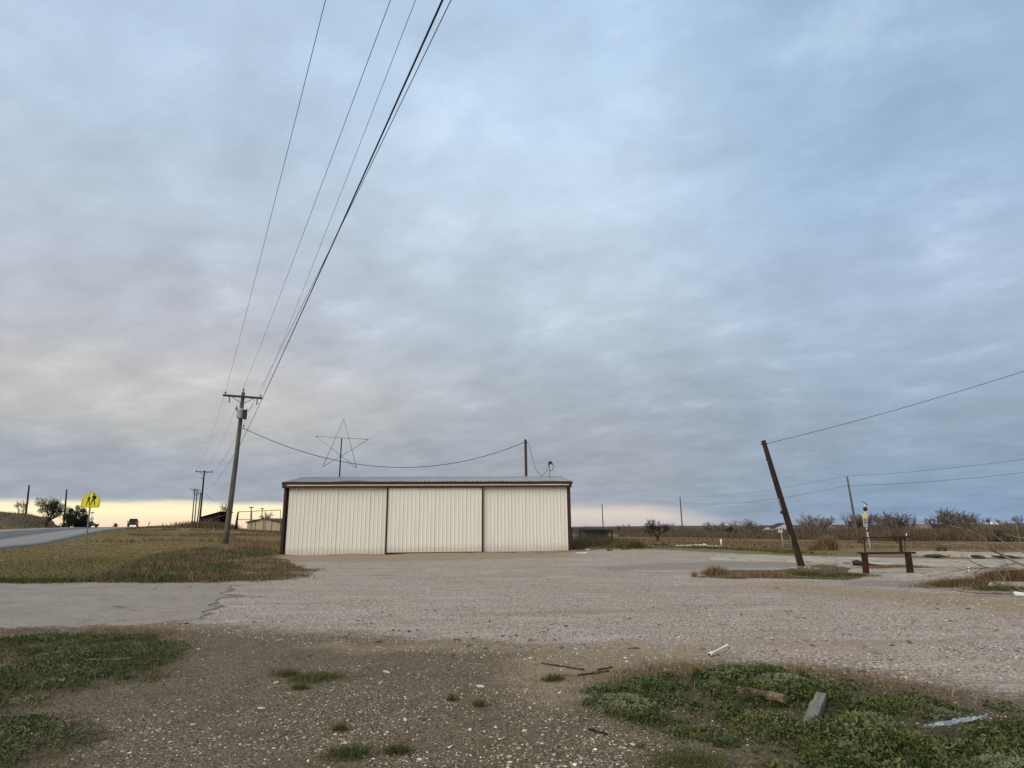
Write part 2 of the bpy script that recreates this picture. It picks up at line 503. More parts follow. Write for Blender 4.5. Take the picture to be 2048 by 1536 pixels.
# ------------------------------------------------------------------ mesh helpers
class MB:
    def __init__(self):
        self.v = []
        self.f = []

    def add(self, verts, faces):
        o = len(self.v)
        self.v += [tuple(float(c) for c in p) for p in verts]
        self.f += [tuple(i + o for i in f) for f in faces]
        return self

    def box(self, a, b):
        x0, y0, z0 = a
        x1, y1, z1 = b
        return self.add([(x0, y0, z0), (x1, y0, z0), (x1, y1, z0), (x0, y1, z0), (x0, y0, z1), (x1, y0, z1), (x1, y1, z1), (x0, y1, z1)],
                        [(0, 3, 2, 1), (4, 5, 6, 7), (0, 1, 5, 4), (1, 2, 6, 5), (2, 3, 7, 6), (3, 0, 4, 7)])

    def bbox(self, a, b, e=0.006):
        """box with chamfered edges"""
        x0, y0, z0 = a
        x1, y1, z1 = b
        prof = [(x0 + e, y0), (x1 - e, y0), (x1, y0 + e), (x1, y1 - e), (x1 - e, y1), (x0 + e, y1), (x0, y1 - e), (x0, y0 + e)]
        cx, cy = (x0 + x1) / 2, (y0 + y1) / 2
        sx = (x1 - x0 - 2 * e) / (x1 - x0)
        sy = (y1 - y0 - 2 * e) / (y1 - y0)
        ins = [(cx + (p[0] - cx) * sx, cy + (p[1] - cy) * sy) for p in prof]
        V = [(p[0], p[1], z0) for p in ins] + [(p[0], p[1], z0 + e) for p in prof] + [(p[0], p[1], z1 - e) for p in prof] + [(p[0], p[1], z1) for p in ins]
        F = [tuple(range(7, -1, -1)), tuple(range(24, 32))]
        for k in range(3):
            for i in range(8):
                j = (i + 1) % 8
                F.append((k * 8 + i, k * 8 + j, k * 8 + 8 + j, k * 8 + 8 + i))
        return self.add(V, F)

    def beam(self, p, q, w, h, up=(0, 0, 1)):
        p, q = np.array(p, float), np.array(q, float)
        d = (q - p) / np.linalg.norm(q - p)
        u = np.array(up, float)
        if abs(d @ u) > 0.97:
            u = np.array((0, 1.0, 0))
        s = np.cross(d, u)
        s /= np.linalg.norm(s)
        u = np.cross(s, d)
        V = []
        for c in (p, q):
            for a, b in ((-1, -1), (1, -1), (1, 1), (-1, 1)):
                V.append(c + s * a * w / 2 + u * b * h / 2)
        return self.add(V, [(3, 2, 1, 0), (4, 5, 6, 7), (0, 1, 5, 4), (1, 2, 6, 5), (2, 3, 7, 6), (3, 0, 4, 7)])

    def tube(self, pts, rad, n=8, caps=True):
        pts = [np.array(p, float) for p in pts]
        k = len(pts)
        if not hasattr(rad, '__len__'):
            rad = [rad] * k
        V = []
        ref = None
        for i in range(k):
            d = pts[min(i + 1, k - 1)] - pts[max(i - 1, 0)]
            d = d / (np.linalg.norm(d) + 1e-9)
            if ref is None:
                ref = np.array((1.0, 0, 0)) if abs(d[0]) < 0.8 else np.array((0, 1.0, 0))
            s = np.cross(d, ref)
            s /= np.linalg.norm(s) + 1e-9
            t = np.cross(s, d)
            ref = t
            for j in range(n):
                a = 2 * math.pi * j / n
                V.append(pts[i] + (s * math.cos(a) + t * math.sin(a)) * rad[i])
        F = []
        for i in range(k - 1):
            for j in range(n):
                j2 = (j + 1) % n
                F.append((i * n + j, i * n + j2, (i + 1) * n + j2, (i + 1) * n + j))
        if caps:
            F.append(tuple(range(n - 1, -1, -1)))
            F.append(tuple(range((k - 1) * n, k * n)))
        return self.add(V, F)

    def prism(self, poly, z0, z1, axis='z'):
        """poly: 2d outline; extruded along an axis"""
        n = len(poly)

        def pt(a, b, c):
            return (a, b, c) if axis == 'z' else ((a, c, b) if axis == 'y' else (c, a, b))
        V = [pt(a, b, z0) for a, b in poly] + [pt(a, b, z1) for a, b in poly]
        F = [tuple(range(n - 1, -1, -1)), tuple(range(n, 2 * n))]
        F += [(i, (i + 1) % n, n + (i + 1) % n, n + i) for i in range(n)]
        return self.add(V, F)

    def build(self, name, m, parent=None, smooth=False, loc=None):
        me = bpy.data.meshes.new(name)
        me.from_pydata(self.v, [], self.f)
        me.materials.append(m)
        if smooth:
            for p in me.polygons:
                p.use_smooth = True
        me.update()
        o = bpy.data.objects.new(name, me)
        COL.objects.link(o)
        if parent is not None:
            o.parent = parent
        if loc is not None:
            o.location = loc
        return o


def tag(o, label, cat, group=None, kind=None):
    if label:
        o['label'] = label
    if cat:
        o['category'] = cat
    if group:
        o['group'] = group
    if kind:
        o['kind'] = kind
    return o


def thing(name, label, cat, loc=(0, 0, 0), rz=0.0, group=None):
    o = bpy.data.objects.new(name, None)
    o.empty_display_size = 0.2
    COL.objects.link(o)
    o.location = tuple(float(c) for c in loc)
    o.rotation_euler = (0, 0, rz)
    return tag(o, label, cat, group)


def copy_tree(o, parent=None):
    c = o.copy()
    COL.objects.link(c)
    c.parent = parent
    for ch in o.children:
        copy_tree(ch, c)
    return c


def mesh_np(name, V, T, m, parent=None, var=None, bri=None, smooth=False):
    """numpy verts (n,3) and triangles (k,3) into one object"""
    me = bpy.data.meshes.new(name)
    V = np.ascontiguousarray(V, np.float32)
    T = np.ascontiguousarray(T, np.int32)
    me.vertices.add(len(V))
    me.vertices.foreach_set('co', V.ravel())
    me.loops.add(T.size)
    me.loops.foreach_set('vertex_index', T.ravel())
    me.polygons.add(len(T))
    me.polygons.foreach_set('loop_start', np.arange(0, T.size, T.shape[1], dtype=np.int32))
    me.polygons.foreach_set('loop_total', np.full(len(T), T.shape[1], np.int32))
    if smooth:
        me.polygons.foreach_set('use_smooth', np.ones(len(T), bool))
    for nm, arr in (('var', var), ('bri', bri)):
        if arr is not None:
            a = me.attributes.new(nm, 'FLOAT', 'POINT')
            a.data.foreach_set('value', np.ascontiguousarray(arr, np.float32))
    me.update(calc_edges=True)
    me.validate()
    me.materials.append(m)
    o = bpy.data.objects.new(name, me)
    COL.objects.link(o)
    if parent is not None:
        o.parent = parent
    return o


def instances(tv, tf, P, yaw, scale, tiltx=None, tilty=None):
    """many copies of one small template as arrays"""
    n = len(P)
    tv = np.asarray(tv, float)
    k = len(tv)
    S = np.asarray(scale, float)
    if S.ndim == 1:
        S = np.repeat(S[:, None], 3, 1)
    V = tv[None] * S[:, None]
    if tiltx is not None:
        c, s = np.cos(tiltx)[:, None], np.sin(tiltx)[:, None]
        y, z = V[..., 1].copy(), V[..., 2].copy()
        V[..., 1] = y * c - z * s
        V[..., 2] = y * s + z * c
    if tilty is not None:
        c, s = np.cos(tilty)[:, None], np.sin(tilty)[:, None]
        x, z = V[..., 0].copy(), V[..., 2].copy()
        V[..., 0] = x * c + z * s
        V[..., 2] = -x * s + z * c
    c, s = np.cos(yaw)[:, None], np.sin(yaw)[:, None]
    x, y = V[..., 0].copy(), V[..., 1].copy()
    V[..., 0] = x * c - y * s
    V[..., 1] = x * s + y * c
    V += P[:, None]
    T = np.asarray(tf)[None] + (np.arange(n) * k)[:, None, None]
    return V.reshape(-1, 3), T.reshape(-1, np.asarray(tf).shape[1])


def join(parts):
    Vs, Ts, o = [], [], 0
    for V, T in parts:
        Vs.append(V)
        Ts.append(T + o)
        o += len(V)
    return np.concatenate(Vs), np.concatenate(Ts)


def poly_w(pxs):
    return np.array([G(px, py)[:2] for px, py in pxs])


def sdist(P, poly):
    """signed distance to polygon, positive inside"""
    x, y = P[:, 0], P[:, 1]
    n = len(poly)
    d2 = np.full(len(P), 1e18)
    ins = np.zeros(len(P), bool)
    for i in range(n):
        a, b = poly[i], poly[(i + 1) % n]
        e = b - a
        t = np.clip(((x - a[0]) * e[0] + (y - a[1]) * e[1]) / (e @ e + 1e-12), 0, 1)
        d2 = np.minimum(d2, (x - a[0] - t * e[0]) ** 2 + (y - a[1] - t * e[1]) ** 2)
        cond = ((a[1] > y) != (b[1] > y))
        with np.errstate(divide='ignore', invalid='ignore'):
            xi = (b[0] - a[0]) * (y - a[1]) / (b[1] - a[1]) + a[0]
        ins ^= cond & (x < xi)
    return np.where(ins, 1, -1) * np.sqrt(d2)


def vnoise(x, y, s, seed=0):
    """cheap smooth value noise 0..1"""
    x = np.asarray(x) * s + seed * 17.3
    y = np.asarray(y) * s - seed * 9.1
    xi, yi = np.floor(x), np.floor(y)
    fx, fy = x - xi, y - yi
    fx = fx * fx * (3 - 2 * fx)
    fy = fy * fy * (3 - 2 * fy)

    def h(a, b):
        q = np.sin(a * 127.1 + b * 311.7 + seed * 3.3) * 43758.5453
        return q - np.floor(q)
    return (h(xi, yi) * (1 - fx) + h(xi + 1, yi) * fx) * (1 - fy) + (h(xi, yi + 1) * (1 - fx) + h(xi + 1, yi + 1) * fx) * fy


def fbm(x, y, s, seed=0):
    return (vnoise(x, y, s, seed) * 0.5 + vnoise(x, y, s * 2.1, seed + 1) * 0.28 + vnoise(x, y, s * 4.3, seed + 2) * 0.22)


# ------------------------------------------------------------------ regions of the ground (plan outlines)
def ext(poly, extra):
    return np.array(list(poly) + list(extra))


GRAVEL = ext(poly_w([(300, 1168), (430, 1168), (480, 1150), (540, 1118), (556, 1111), (1145, 1104), (1200, 1099), (1330, 1100), (1500, 1108),
                     (1650, 1115), (1850, 1118), (2048, 1123)]), [(40, 30), (40, 8), (20, 5)])
GRAVEL = ext(GRAVEL, poly_w([(2040, 1425), (1880, 1395), (1700, 1368), (1400, 1348), (1200, 1335), (1000, 1318), (800, 1306), (640, 1296), (480, 1280), (400, 1268), (330, 1256), (0, 1260)]))
GRAVEL = ext(GRAVEL, [(-30, 11), (-30, 18)])
DIRT = ext(poly_w([(0, 1250), (330, 1245), (480, 1256), (640, 1266), (800, 1276), (1000, 1288), (1200, 1304), (1400, 1316), (1700, 1340), (1880, 1365), (2040, 1392)]), [(12, 4), (12, -20), (-30, -20), (-30, 11)])
SAND1 = poly_w([(1060, 1300), (1250, 1285), (1450, 1290), (1450, 1320), (1250, 1345), (1190, 1400), (1100, 1420), (1010, 1380), (1000, 1320)])
SAND2 = poly_w([(1480, 1172), (1600, 1165), (1800, 1180), (2048, 1200), (2200, 1215), (2200, 1245), (2048, 1228), (1800, 1205), (1600, 1190)])
SAND3 = poly_w([(560, 1108), (1150, 1101), (1180, 1112), (900, 1122), (560, 1122)])
SAND4 = poly_w([(640, 1285), (900, 1284), (1150, 1296), (1150, 1315), (900, 1306), (640, 1300)])
DARK1 = poly_w([(1160, 1135), (1300, 1127), (1440, 1122), (1600, 1126), (1600, 1136), (1400, 1138), (1250, 1142)])
DARK2 = poly_w([(330, 1172), (480, 1170), (520, 1190), (470, 1225), (400, 1250), (330, 1248), (250, 1240), (300, 1200)])
DARK3 = poly_w([(1650, 1162), (1860, 1158), (1960, 1166), (2048, 1180), (2048, 1192), (1850, 1178), (1700, 1170)])
WEEDR = ext(poly_w([(1185, 1395), (1235, 1360), (1310, 1345), (1420, 1342), (1560, 1342), (1700, 1362), (1860, 1388), (1960, 1412), (2048, 1425)]), [(6.5, 6.2), (6.5, 2.5), (2.2, 2.2)])
WEEDR = ext(WEEDR, poly_w([(1480, 1536), (1500, 1500), (1440, 1488), (1330, 1470), (1230, 1445), (1195, 1425)]))
WEEDL = ext(poly_w([(0, 1275), (120, 1267), (300, 1272), (385, 1292), (365, 1340), (320, 1362), (240, 1368), (150, 1392), (70, 1420), (150, 1440), (215, 1450), (190, 1490), (100, 1536)]), [(-4.2, 3.2), (-9, 4), (-12, 9.5)])
WEEDM = poly_w([(170, 1163), (240, 1140), (310, 1112), (380, 1100), (450, 1098), (520, 1098), (555, 1104), (556, 1109), (500, 1114), (430, 1124), (470, 1136), (440, 1150), (400, 1163)])
WEEDN = poly_w([(400, 1164), (470, 1128), (540, 1118), (600, 1132), (640, 1150), (560, 1160)])
LAWNG = ext(poly_w([(0, 1162), (260, 1164), (330, 1120), (200, 1112), (0, 1128)]), [(-40, 24), (-40, 19)])
TUFTS = [(632, 1358, 0.30), (700, 1510, 0.18), (795, 1505, 0.10), (575, 1350, 0.14), (1380, 1530, 0.3), (600, 1378, 0.08), (905, 1400, 0.05), (960, 1412, 0.06), (680, 1460, 0.06), (1108, 1360, 0.12), (1250, 1430, 0.18), (1280, 1400, 0.22)]
TUFTW = [(G(a, b), r) for a, b, r in TUFTS]
ISLE = poly_w([(1390, 1155), (1440, 1140), (1560, 1140), (1640, 1128), (1720, 1140), (1755, 1150), (1700, 1160), (1600, 1158), (1480, 1158)])
FARGRASS = poly_w([(1145, 1103), (1200, 1098), (1330, 1099), (1500, 1106), (1650, 1113), (1850, 1103), (2048, 1110)])


def region(P, poly, soft):
    return smooth(-1, 1, sdist(P, poly) / soft)


def ground_weights(P):
    r = np.sqrt((P ** 2).sum(1))
    s = np.clip(r * 0.018, 0.08, 1.5)
    gravel = region(P, GRAVEL, s * 1.2)
    dirt = region(P, DIRT, s * 8.0)
    sand = np.maximum.reduce([region(P, q, s * 5.0) for q in (SAND1, SAND2, SAND3, SAND4)])
    dark = np.maximum.reduce([region(P, q, s * 1.5) for q in (DARK1, DARK3)])
    green = np.maximum.reduce([region(P, q, s * 3) for q in (WEEDR, WEEDL)])
    for c, rr in TUFTW:
        d = np.sqrt((P[:, 0] - c[0]) ** 2 + (P[:, 1] - c[1]) ** 2)
        green = np.maximum(green, smooth(rr * 1.3, rr * 0.6, d))
    weedm = np.maximum.reduce([region(P, WEEDM, s * 1.2), region(P, ISLE, s), 0.55 * region(P, WEEDN, s * 3)])
    lawng = region(P, LAWNG, s * 3)
    return gravel, dirt, sand, dark, green, weedm, lawng


def build_ground():
    rr = np.concatenate([[0.0, 0.5, 1.0], np.geomspace(1.4, 4.0, 14)[:-1], np.geomspace(4.0, 48, 300)[:-1], np.geomspace(48, 300, 120)[:-1], np.geomspace(300, 6000, 50)])
    th = np.concatenate([np.linspace(-math.pi, -0.95, 26)[:-1], np.linspace(-0.95, 0.95, 330), np.linspace(0.95, math.pi, 26)[1:-1]])
    nr, nt = len(rr), len(th)
    Rg, Tg = np.meshgrid(rr, th, indexing='ij')
    X, Y = (Rg * np.sin(Tg)).ravel(), (Rg * np.cos(Tg)).ravel()
    Z = terrain(X, Y)
    P = np.stack([X, Y], 1)
    i = np.arange(nr - 1)[:, None]
    j = np.arange(nt)[None]
    j2 = (j + 1) % nt
    a, b, c, d = i * nt + j, i * nt + j2, (i + 1) * nt + j2, (i + 1) * nt + j
    T = np.stack([a, d, c, b], -1).reshape(-1, 4)
    o = mesh_np('ground', np.stack([X, Y, Z], 1), T, ground_material(), smooth=True)
    wts = ground_weights(P)
    for nm, arr in (('wa', np.stack([wts[0], wts[1], wts[2], np.ones(len(P))], 1)), ('wb', np.stack([wts[3], wts[4], wts[5], np.ones(len(P))], 1))):
        at_ = o.data.attributes.new(nm, 'FLOAT_COLOR', 'POINT')
        at_.data.foreach_set('color', np.ascontiguousarray(arr, np.float32).ravel())
    at_ = o.data.attributes.new('wc', 'FLOAT', 'POINT')
    at_.data.foreach_set('value', np.ascontiguousarray(wts[6], np.float32))
    o['kind'] = 'structure'
    return o


def ground_material():
    m = bpy.data.materials.new('ground_surface')
    m.use_nodes = True
    w = NT(m.node_tree)
    out = w.n('ShaderNodeOutputMaterial')
    b = w.n('ShaderNodeBsdfPrincipled')
    w.link(b.outputs[0], out.inputs[0])
    pos = w.n('ShaderNodeNewGeometry').outputs['Position']
    A = w.sep(w.n('ShaderNodeAttribute', attribute_name='wa').outputs['Vector'])
    B = w.sep(w.n('ShaderNodeAttribute', attribute_name='wb').outputs['Vector'])
    C = w.n('ShaderNodeAttribute', attribute_name='wc').outputs['Fac']
    n_big = w.noise(pos, 0.35, 5, 0.6)
    n_mid = w.noise(pos, 1.7, 6, 0.62)
    n_sml = w.noise(pos, 9.0, 6, 0.65)
    n_fin = w.noise(pos, 42.0, 5, 0.7)
    long_ = w.noise(w.vm('MULTIPLY', pos, (0.35, 1.6, 1.0)), 1.3, 6, 0.65)

    def edge(x, k=0.55, a=0.38, c=0.62):
        q = w.m('ADD', x, w.m('MULTIPLY', w.m('SUBTRACT', w.m('ADD', w.m('MULTIPLY', n_sml, 0.5), w.m('MULTIPLY', n_mid, 0.5)), 0.5), k * 2))
        return w.step(q, a, c)
    # dry winter grass
    gr = w.mix(w.step(long_, 0.35, 0.65), (0.25, 0.17, 0.08), (0.17, 0.12, 0.053))
    gr = w.mix(w.m('MULTIPLY', w.step(n_big, 0.48, 0.7), 0.5), gr, (0.09, 0.062, 0.034))
    gr = w.mix(w.m('MULTIPLY', w.step(n_fin, 0.45, 0.75), 0.5), gr, (0.21, 0.165, 0.085))
    gr = w.mix(w.m('MULTIPLY', C, w.m('ADD', 0.35, w.m('MULTIPLY', n_mid, 0.8))), gr, (0.105, 0.092, 0.027))
    # scrub covered land: the bank beyond the road and everything far off
    px_, py_, pz_ = w.sep(pos)
    scr = w.m('MAXIMUM', w.m('MULTIPLY', w.step(py_, 84, 104), w.step(w.m('MULTIPLY', px_, -1.0), 66, 80)), w.step(py_, 165, 215))
    sc_c = w.mix(w.step(n_big, 0.4, 0.62), (0.085, 0.058, 0.034), (0.125, 0.088, 0.05))
    gr = w.mix(w.m('MULTIPLY', scr, 0.9), gr, sc_c)
    # gravel
    vc = w.n('ShaderNodeTexVoronoi')
    w.put(vc.inputs['Vector'], pos)
    vc.inputs['Scale'].default_value = 34
    vd = vc.outputs['Distance']
    vcol = w.sep(vc.outputs['Color'])[0]
    g1 = w.mix(vcol, (0.345, 0.265, 0.205), (0.71, 0.59, 0.48))
    g1 = w.mix(w.step(vd, 0.45, 0.75), g1, (0.19, 0.145, 0.11))
    g1 = w.mix(w.m('MULTIPLY', w.step(n_mid, 0.45, 0.75), 0.45), g1, (0.42, 0.32, 0.22))
    g1 = w.mix(w.m('MULTIPLY', w.step(long_, 0.48, 0.7), 0.7), g1, (0.54, 0.46, 0.385))
    tr = w.noise(w.vm('ADD', w.vm('MULTIPLY', pos, (0.16, 1.15, 1.0)), (7.0, 2.0, 0.0)), 1.0, 5, 0.6, 0.4)
    g1 = w.mix(w.m('MULTIPLY', w.step(tr, 0.52, 0.66), 0.6), g1, (0.30, 0.225, 0.16))
    g1 = w.mix(w.m('MULTIPLY', w.step(n_big, 0.5, 0.68), 0.5), g1, (0.38, 0.265, 0.175))
    g1 = w.mix(w.m('MULTIPLY', w.step(n_sml, 0.6, 0.72), 0.5), g1, (0.17, 0.13, 0.10))
    # packed brown dirt
    d1 = w.mix(w.step(n_sml, 0.35, 0.68), (0.23, 0.162, 0.095), (0.12, 0.086, 0.05))
    d1 = w.mix(w.m('MULTIPLY', w.step(n_fin, 0.5, 0.72), 0.7), d1, (0.30, 0.23, 0.145))
    d1 = w.mix(w.m('MULTIPLY', w.step(n_mid, 0.5, 0.7), 0.5), d1, (0.225, 0.165, 0.098))
    gv = w.n('ShaderNodeTexVoronoi')
    w.put(gv.inputs['Vector'], pos)
    gv.inputs['Scale'].default_value = 78
    gcell = w.sep(gv.outputs['Color'])
    grit = w.mix(w.step(gcell[0], 0.15, 0.95), (0.075, 0.055, 0.034), (0.44, 0.335, 0.22))
    gden = w.m('MULTIPLY', w.step(n_mid, 0.25, 0.6), 0.75)
    d1 = w.mix(gden, d1, grit)
    d1 = w.mix(w.m('MULTIPLY', w.step(gv.outputs['Distance'], 0.4, 0.75), 0.6), d1, (0.05, 0.038, 0.026))
    # pale sand / caliche
    s1 = w.mix(w.step(n_sml, 0.35, 0.68), (0.38, 0.28, 0.165), (0.27, 0.195, 0.115))
    s1 = w.mix(w.m('MULTIPLY', w.step(n_fin, 0.5, 0.7), 0.6), s1, (0.15, 0.115, 0.08))
    s1 = w.mix(w.m('MULTIPLY', w.step(gcell[1], 0.4, 1.0), 0.6), s1, (0.44, 0.36, 0.25))
    # old asphalt
    k1 = w.mix(n_sml, (0.21, 0.185, 0.155), (0.29, 0.255, 0.215))
    k1 = w.mix(w.m('MULTIPLY', w.step(n_fin, 0.5, 0.7), 0.6), k1, (0.08, 0.075, 0.07))
    # soil under weeds
    u1 = w.mix(n_sml, (0.085, 0.066, 0.036), (0.05, 0.046, 0.02))
    u2 = w.mix(w.step(n_mid, 0.4, 0.6), (0.085, 0.085, 0.032), (0.12, 0.082, 0.045))
    col = w.mix(edge(A[0], 1.0), gr, g1)
    col = w.mix(w.m('MULTIPLY', edge(B[0], 1.3, 0.3, 0.9), 0.6), col, k1)
    col = w.mix(edge(A[1], 0.7, 0.2, 0.75), col, d1)
    col = w.mix(w.m('MULTIPLY', edge(A[2], 1.3, 0.2, 0.95), 0.85), col, s1)
    col = w.mix(edge(B[2], 0.8), col, u2)
    col = w.mix(w.m('MULTIPLY', edge(B[1], 1.2, 0.35, 0.9), 0.55), col, u1)
    w.put(b.inputs['Base Color'], col)
    b.inputs['Roughness'].default_value = 0.95
    b.inputs['Specular IOR Level'].default_value = 0.15
    bp = w.n('ShaderNodeBump')
    bp.inputs['Strength'].default_value = 0.9
    bp.inputs['Distance'].default_value = 0.035
    w.put(bp.inputs['Height'], w.m('ADD', w.m('ADD', w.m('MULTIPLY', n_sml, 1.0), w.m('SUBTRACT', w.m('MULTIPLY', n_fin, 0.5), w.m('MULTIPLY', w.m('MULTIPLY', gv.outputs['Distance'], 0.35), A[1]))), w.m('MULTIPLY', w.m('MULTIPLY', vd, -0.6), A[0])))
    w.link(bp.outputs[0], b.inputs['Normal'])
    return m


ground = build_ground()


# ------------------------------------------------------------------ paved sheets
def strip(name, edgeA, edgeB, nu, nv, lift, m, jit=0.0, seed=1):
    """sheet between two plan edges (lists of xy), lying on the ground"""
    def resample(E, n):
        E = np.array(E, float)[:, :2]
        L = np.concatenate([[0], np.cumsum(np.linalg.norm(np.diff(E, axis=0), axis=1))])
        t = np.linspace(0, L[-1], n)
        return np.stack([np.interp(t, L, E[:, 0]), np.interp(t, L, E[:, 1])], 1)
    a, b = resample(edgeA, nu), resample(edgeB, nu)
    v = np.linspace(0, 1, nv)
    if jit:
        k = np.arange(nu)
        ja = (fbm(k * 0.13, k * 0 + seed, 1.0, seed) - 0.5) * 2 * jit + (vnoise(k * 0.9, k * 0, 1, seed + 5) - 0.5) * jit
        jb = (fbm(k * 0.13, k * 0 + seed + 3, 1.0, seed + 9) - 0.5) * 2 * jit + (vnoise(k * 0.9, k * 0, 1, seed + 7) - 0.5) * jit
        d = b - a
        d = d / (np.linalg.norm(d, axis=1)[:, None] + 1e-9)
        a = a + d * ja[:, None]
        b = b + d * jb[:, None]
    Pn = a[:, None] * (1 - v)[None, :, None] + b[:, None] * v[None, :, None]
    if jit:
        e = np.array([Pn[-1, :, 0] - Pn[-2, :, 0], Pn[-1, :, 1] - Pn[-2, :, 1]]).T
        kk = np.arange(nv)
        Pn[-1] += (vnoise(kk * 0.35, kk * 0, 1, seed + 21) - 0.5)[:, None] * jit * 3 * e / (np.linalg.norm(e, axis=1)[:, None] + 1e-9)
    P2 = Pn.reshape(-1, 2)
    z = terrain(P2[:, 0], P2[:, 1]) + lift
    i = np.arange(nu - 1)[:, None]
    j = np.arange(nv - 1)[None]
    T = np.stack([i * nv + j, i * nv + j + 1, (i + 1) * nv + j + 1, (i + 1) * nv + j], -1).reshape(-1, 4)
    # an edge skirt so the sheet has thickness
    V = np.concatenate([np.column_stack([P2, z]), np.column_stack([P2, z - lift - 0.03])])
    N = nu * nv
    ring = [k * nv for k in range(nu)] + [(nu - 1) * nv + k for k in range(1, nv)] + [k * nv + nv - 1 for k in range(nu - 2, -1, -1)] + [k for k in range(nv - 2, 0, -1)]
    ring = np.array(ring)
    nx = np.roll(ring, -1)
    S = np.stack([ring, nx, nx + N, ring + N], -1)
    o = mesh_np(name, V, np.concatenate([T, S]), m)
    uv = np.stack(np.meshgrid(np.linspace(0, 1, nu), v, indexing='ij'), -1).reshape(-1, 2)
    uv = np.concatenate([uv, uv])
    for nm, col in (('along', 0), ('across', 1)):
        at_ = o.data.attributes.new(nm, 'FLOAT', 'POINT')
        at_.data.foreach_set('value', np.ascontiguousarray(uv[:, col], np.float32))
    # make faces point up
    if o.data.polygons[0].normal.z < 0:
        o.data.flip_normals()
    o['kind'] = 'structure'
    return o


def paving(name, c1, c2, lanes=False, cracks=0.5, crumble=False, csc=1.1):
    m = bpy.data.materials.new(name)
    m.use_nodes = True
    w = NT(m.node_tree)
    out = w.n('ShaderNodeOutputMaterial')
    b = w.n('ShaderNodeBsdfPrincipled')
    w.link(b.outputs[0], out.inputs[0])
    pos = w.n('ShaderNodeNewGeometry').outputs['Position']
    al = w.n('ShaderNodeAttribute', attribute_name='along').outputs['Fac']
    ac = w.n('ShaderNodeAttribute', attribute_name='across').outputs['Fac']
    n1 = w.noise(pos, 0.8, 6, 0.6)
    n2 = w.noise(pos, 14, 6, 0.7)
    n3 = w.noise(pos, 60, 4, 0.7)
    col = w.mix(w.step(n1, 0.35, 0.65), c1, c2)
    col = w.mix(w.m('MULTIPLY', w.step(n2, 0.45, 0.75), 0.35), col, tuple(x * 0.6 for x in c2))
    col = w.mix(w.m('MULTIPLY', w.step(n3, 0.5, 0.75), 0.35), col, tuple(min(1, x * 1.5) for x in c1))
    if lanes:
        f = w.ramp(ac, [(0.0, 0.0), (0.26, 0.0), (0.34, 1.0), (0.48, 0.8), (0.52, 0.8), (0.62, 1.0), (0.70, 0.0), (1.0, 0.0)])
        col = w.mix(w.m('MULTIPLY', f, 0.8), col, (0.085, 0.085, 0.085))
    # cracks
    dv = w.noise(pos, 2.2, 3, 0.6)
    pv = w.vm('ADD', pos, w.comb(w.m('MULTIPLY', dv, 0.9), w.m('MULTIPLY', n1, 0.9), 0.0))
    e = w.voro(pv, csc, 'DISTANCE_TO_EDGE')
    ck = w.m('MULTIPLY', w.step(e, 0.025, 0.004), w.step(n1, 0.42, 0.6))
    if crumble:
        e2 = w.voro(pv, 5.0, 'DISTANCE_TO_EDGE')
        ck2 = w.m('MULTIPLY', w.m('MULTIPLY', w.step(e2, 0.06, 0.01), w.step(al, 0.72, 0.9)), 0.5)
        ck = w.m('MAXIMUM', ck, ck2)
        col = w.mix(w.m('MULTIPLY', w.step(w.m('ADD', al, w.m('MULTIPLY', n2, 0.15)), 0.86, 1.03), 0.6), col, (0.34, 0.275, 0.215))
    col = w.mix(w.m('MULTIPLY', ck, cracks), col, (0.035, 0.03, 0.026))
    w.put(b.inputs['Base Color'], col)
    b.inputs['Roughness'].default_value = 0.9
    b.inputs['Specular IOR Level'].default_value = 0.2
    bp = w.n('ShaderNodeBump')
    bp.inputs['Distance'].default_value = 0.006
    w.put(bp.inputs['Height'], w.m('SUBTRACT', w.m('ADD', n2, n3), w.m('MULTIPLY', ck, 1.5)))
    w.link(bp.outputs[0], b.inputs['Normal'])
    return m


road = strip('road', rn, rf, 160, 14, 0.07, paving('road_asphalt', (0.29, 0.27, 0.245), (0.25, 0.232, 0.21), lanes=True, cracks=0.3))

drive = strip('driveway', [(-34, 19.0), (-22, 18.8)] + [G(a, b)[:2] for a, b in [(0, 1165), (120, 1165), (250, 1166), (380, 1168), (470, 1169)]],
              [(-34, 9.0), (-22, 10.0)] + [G(a, b)[:2] for a, b in [(0, 1253), (100, 1252), (200, 1250), (300, 1247), (370, 1243), (410, 1238)]],
              150, 50, 0.012, paving('driveway_asphalt', (0.335, 0.285, 0.228), (0.275, 0.232, 0.186), cracks=0.5, crumble=True), jit=0.45, seed=3)

slabs = [
    ('concrete_slab', [(1440, 1108), (1568, 1113), (1708, 1116), (1860, 1119), (2048, 1121), (2200, 1124)], [(1420, 1119), (1554, 1123), (1708, 1129), (1860, 1132), (2048, 1135), (2200, 1138)], 0.05, 0.35),
    ('concrete_slab', [(1700, 1140), (1860, 1141), (1960, 1145)], [(1690, 1150), (1860, 1152), (1990, 1152)], 0.03, 0.35),
    ('concrete_slab', [(1822, 1107), (1900, 1106), (1960, 1109), (2070, 1108)], [(1822, 1111), (1900, 1114), (1960, 1115), (2070, 1115)], 0.12, 0.5),
]
M_slab = paving('slab_concrete', (0.46, 0.395, 0.31), (0.35, 0.30, 0.232), cracks=0.8, csc=0.45)
for i, (nm, ea, eb, lift, jit) in enumerate(slabs):
    s = strip(nm, [G(*q)[:2] for q in ea], [G(*q)[:2] for q in eb], 60, 12, lift, M_slab, jit=jit, seed=30 + i * 4)

# ------------------------------------------------------------------ the metal hangar
def rel(P, o):
    return np.array(P, float) - np.array(o, float)


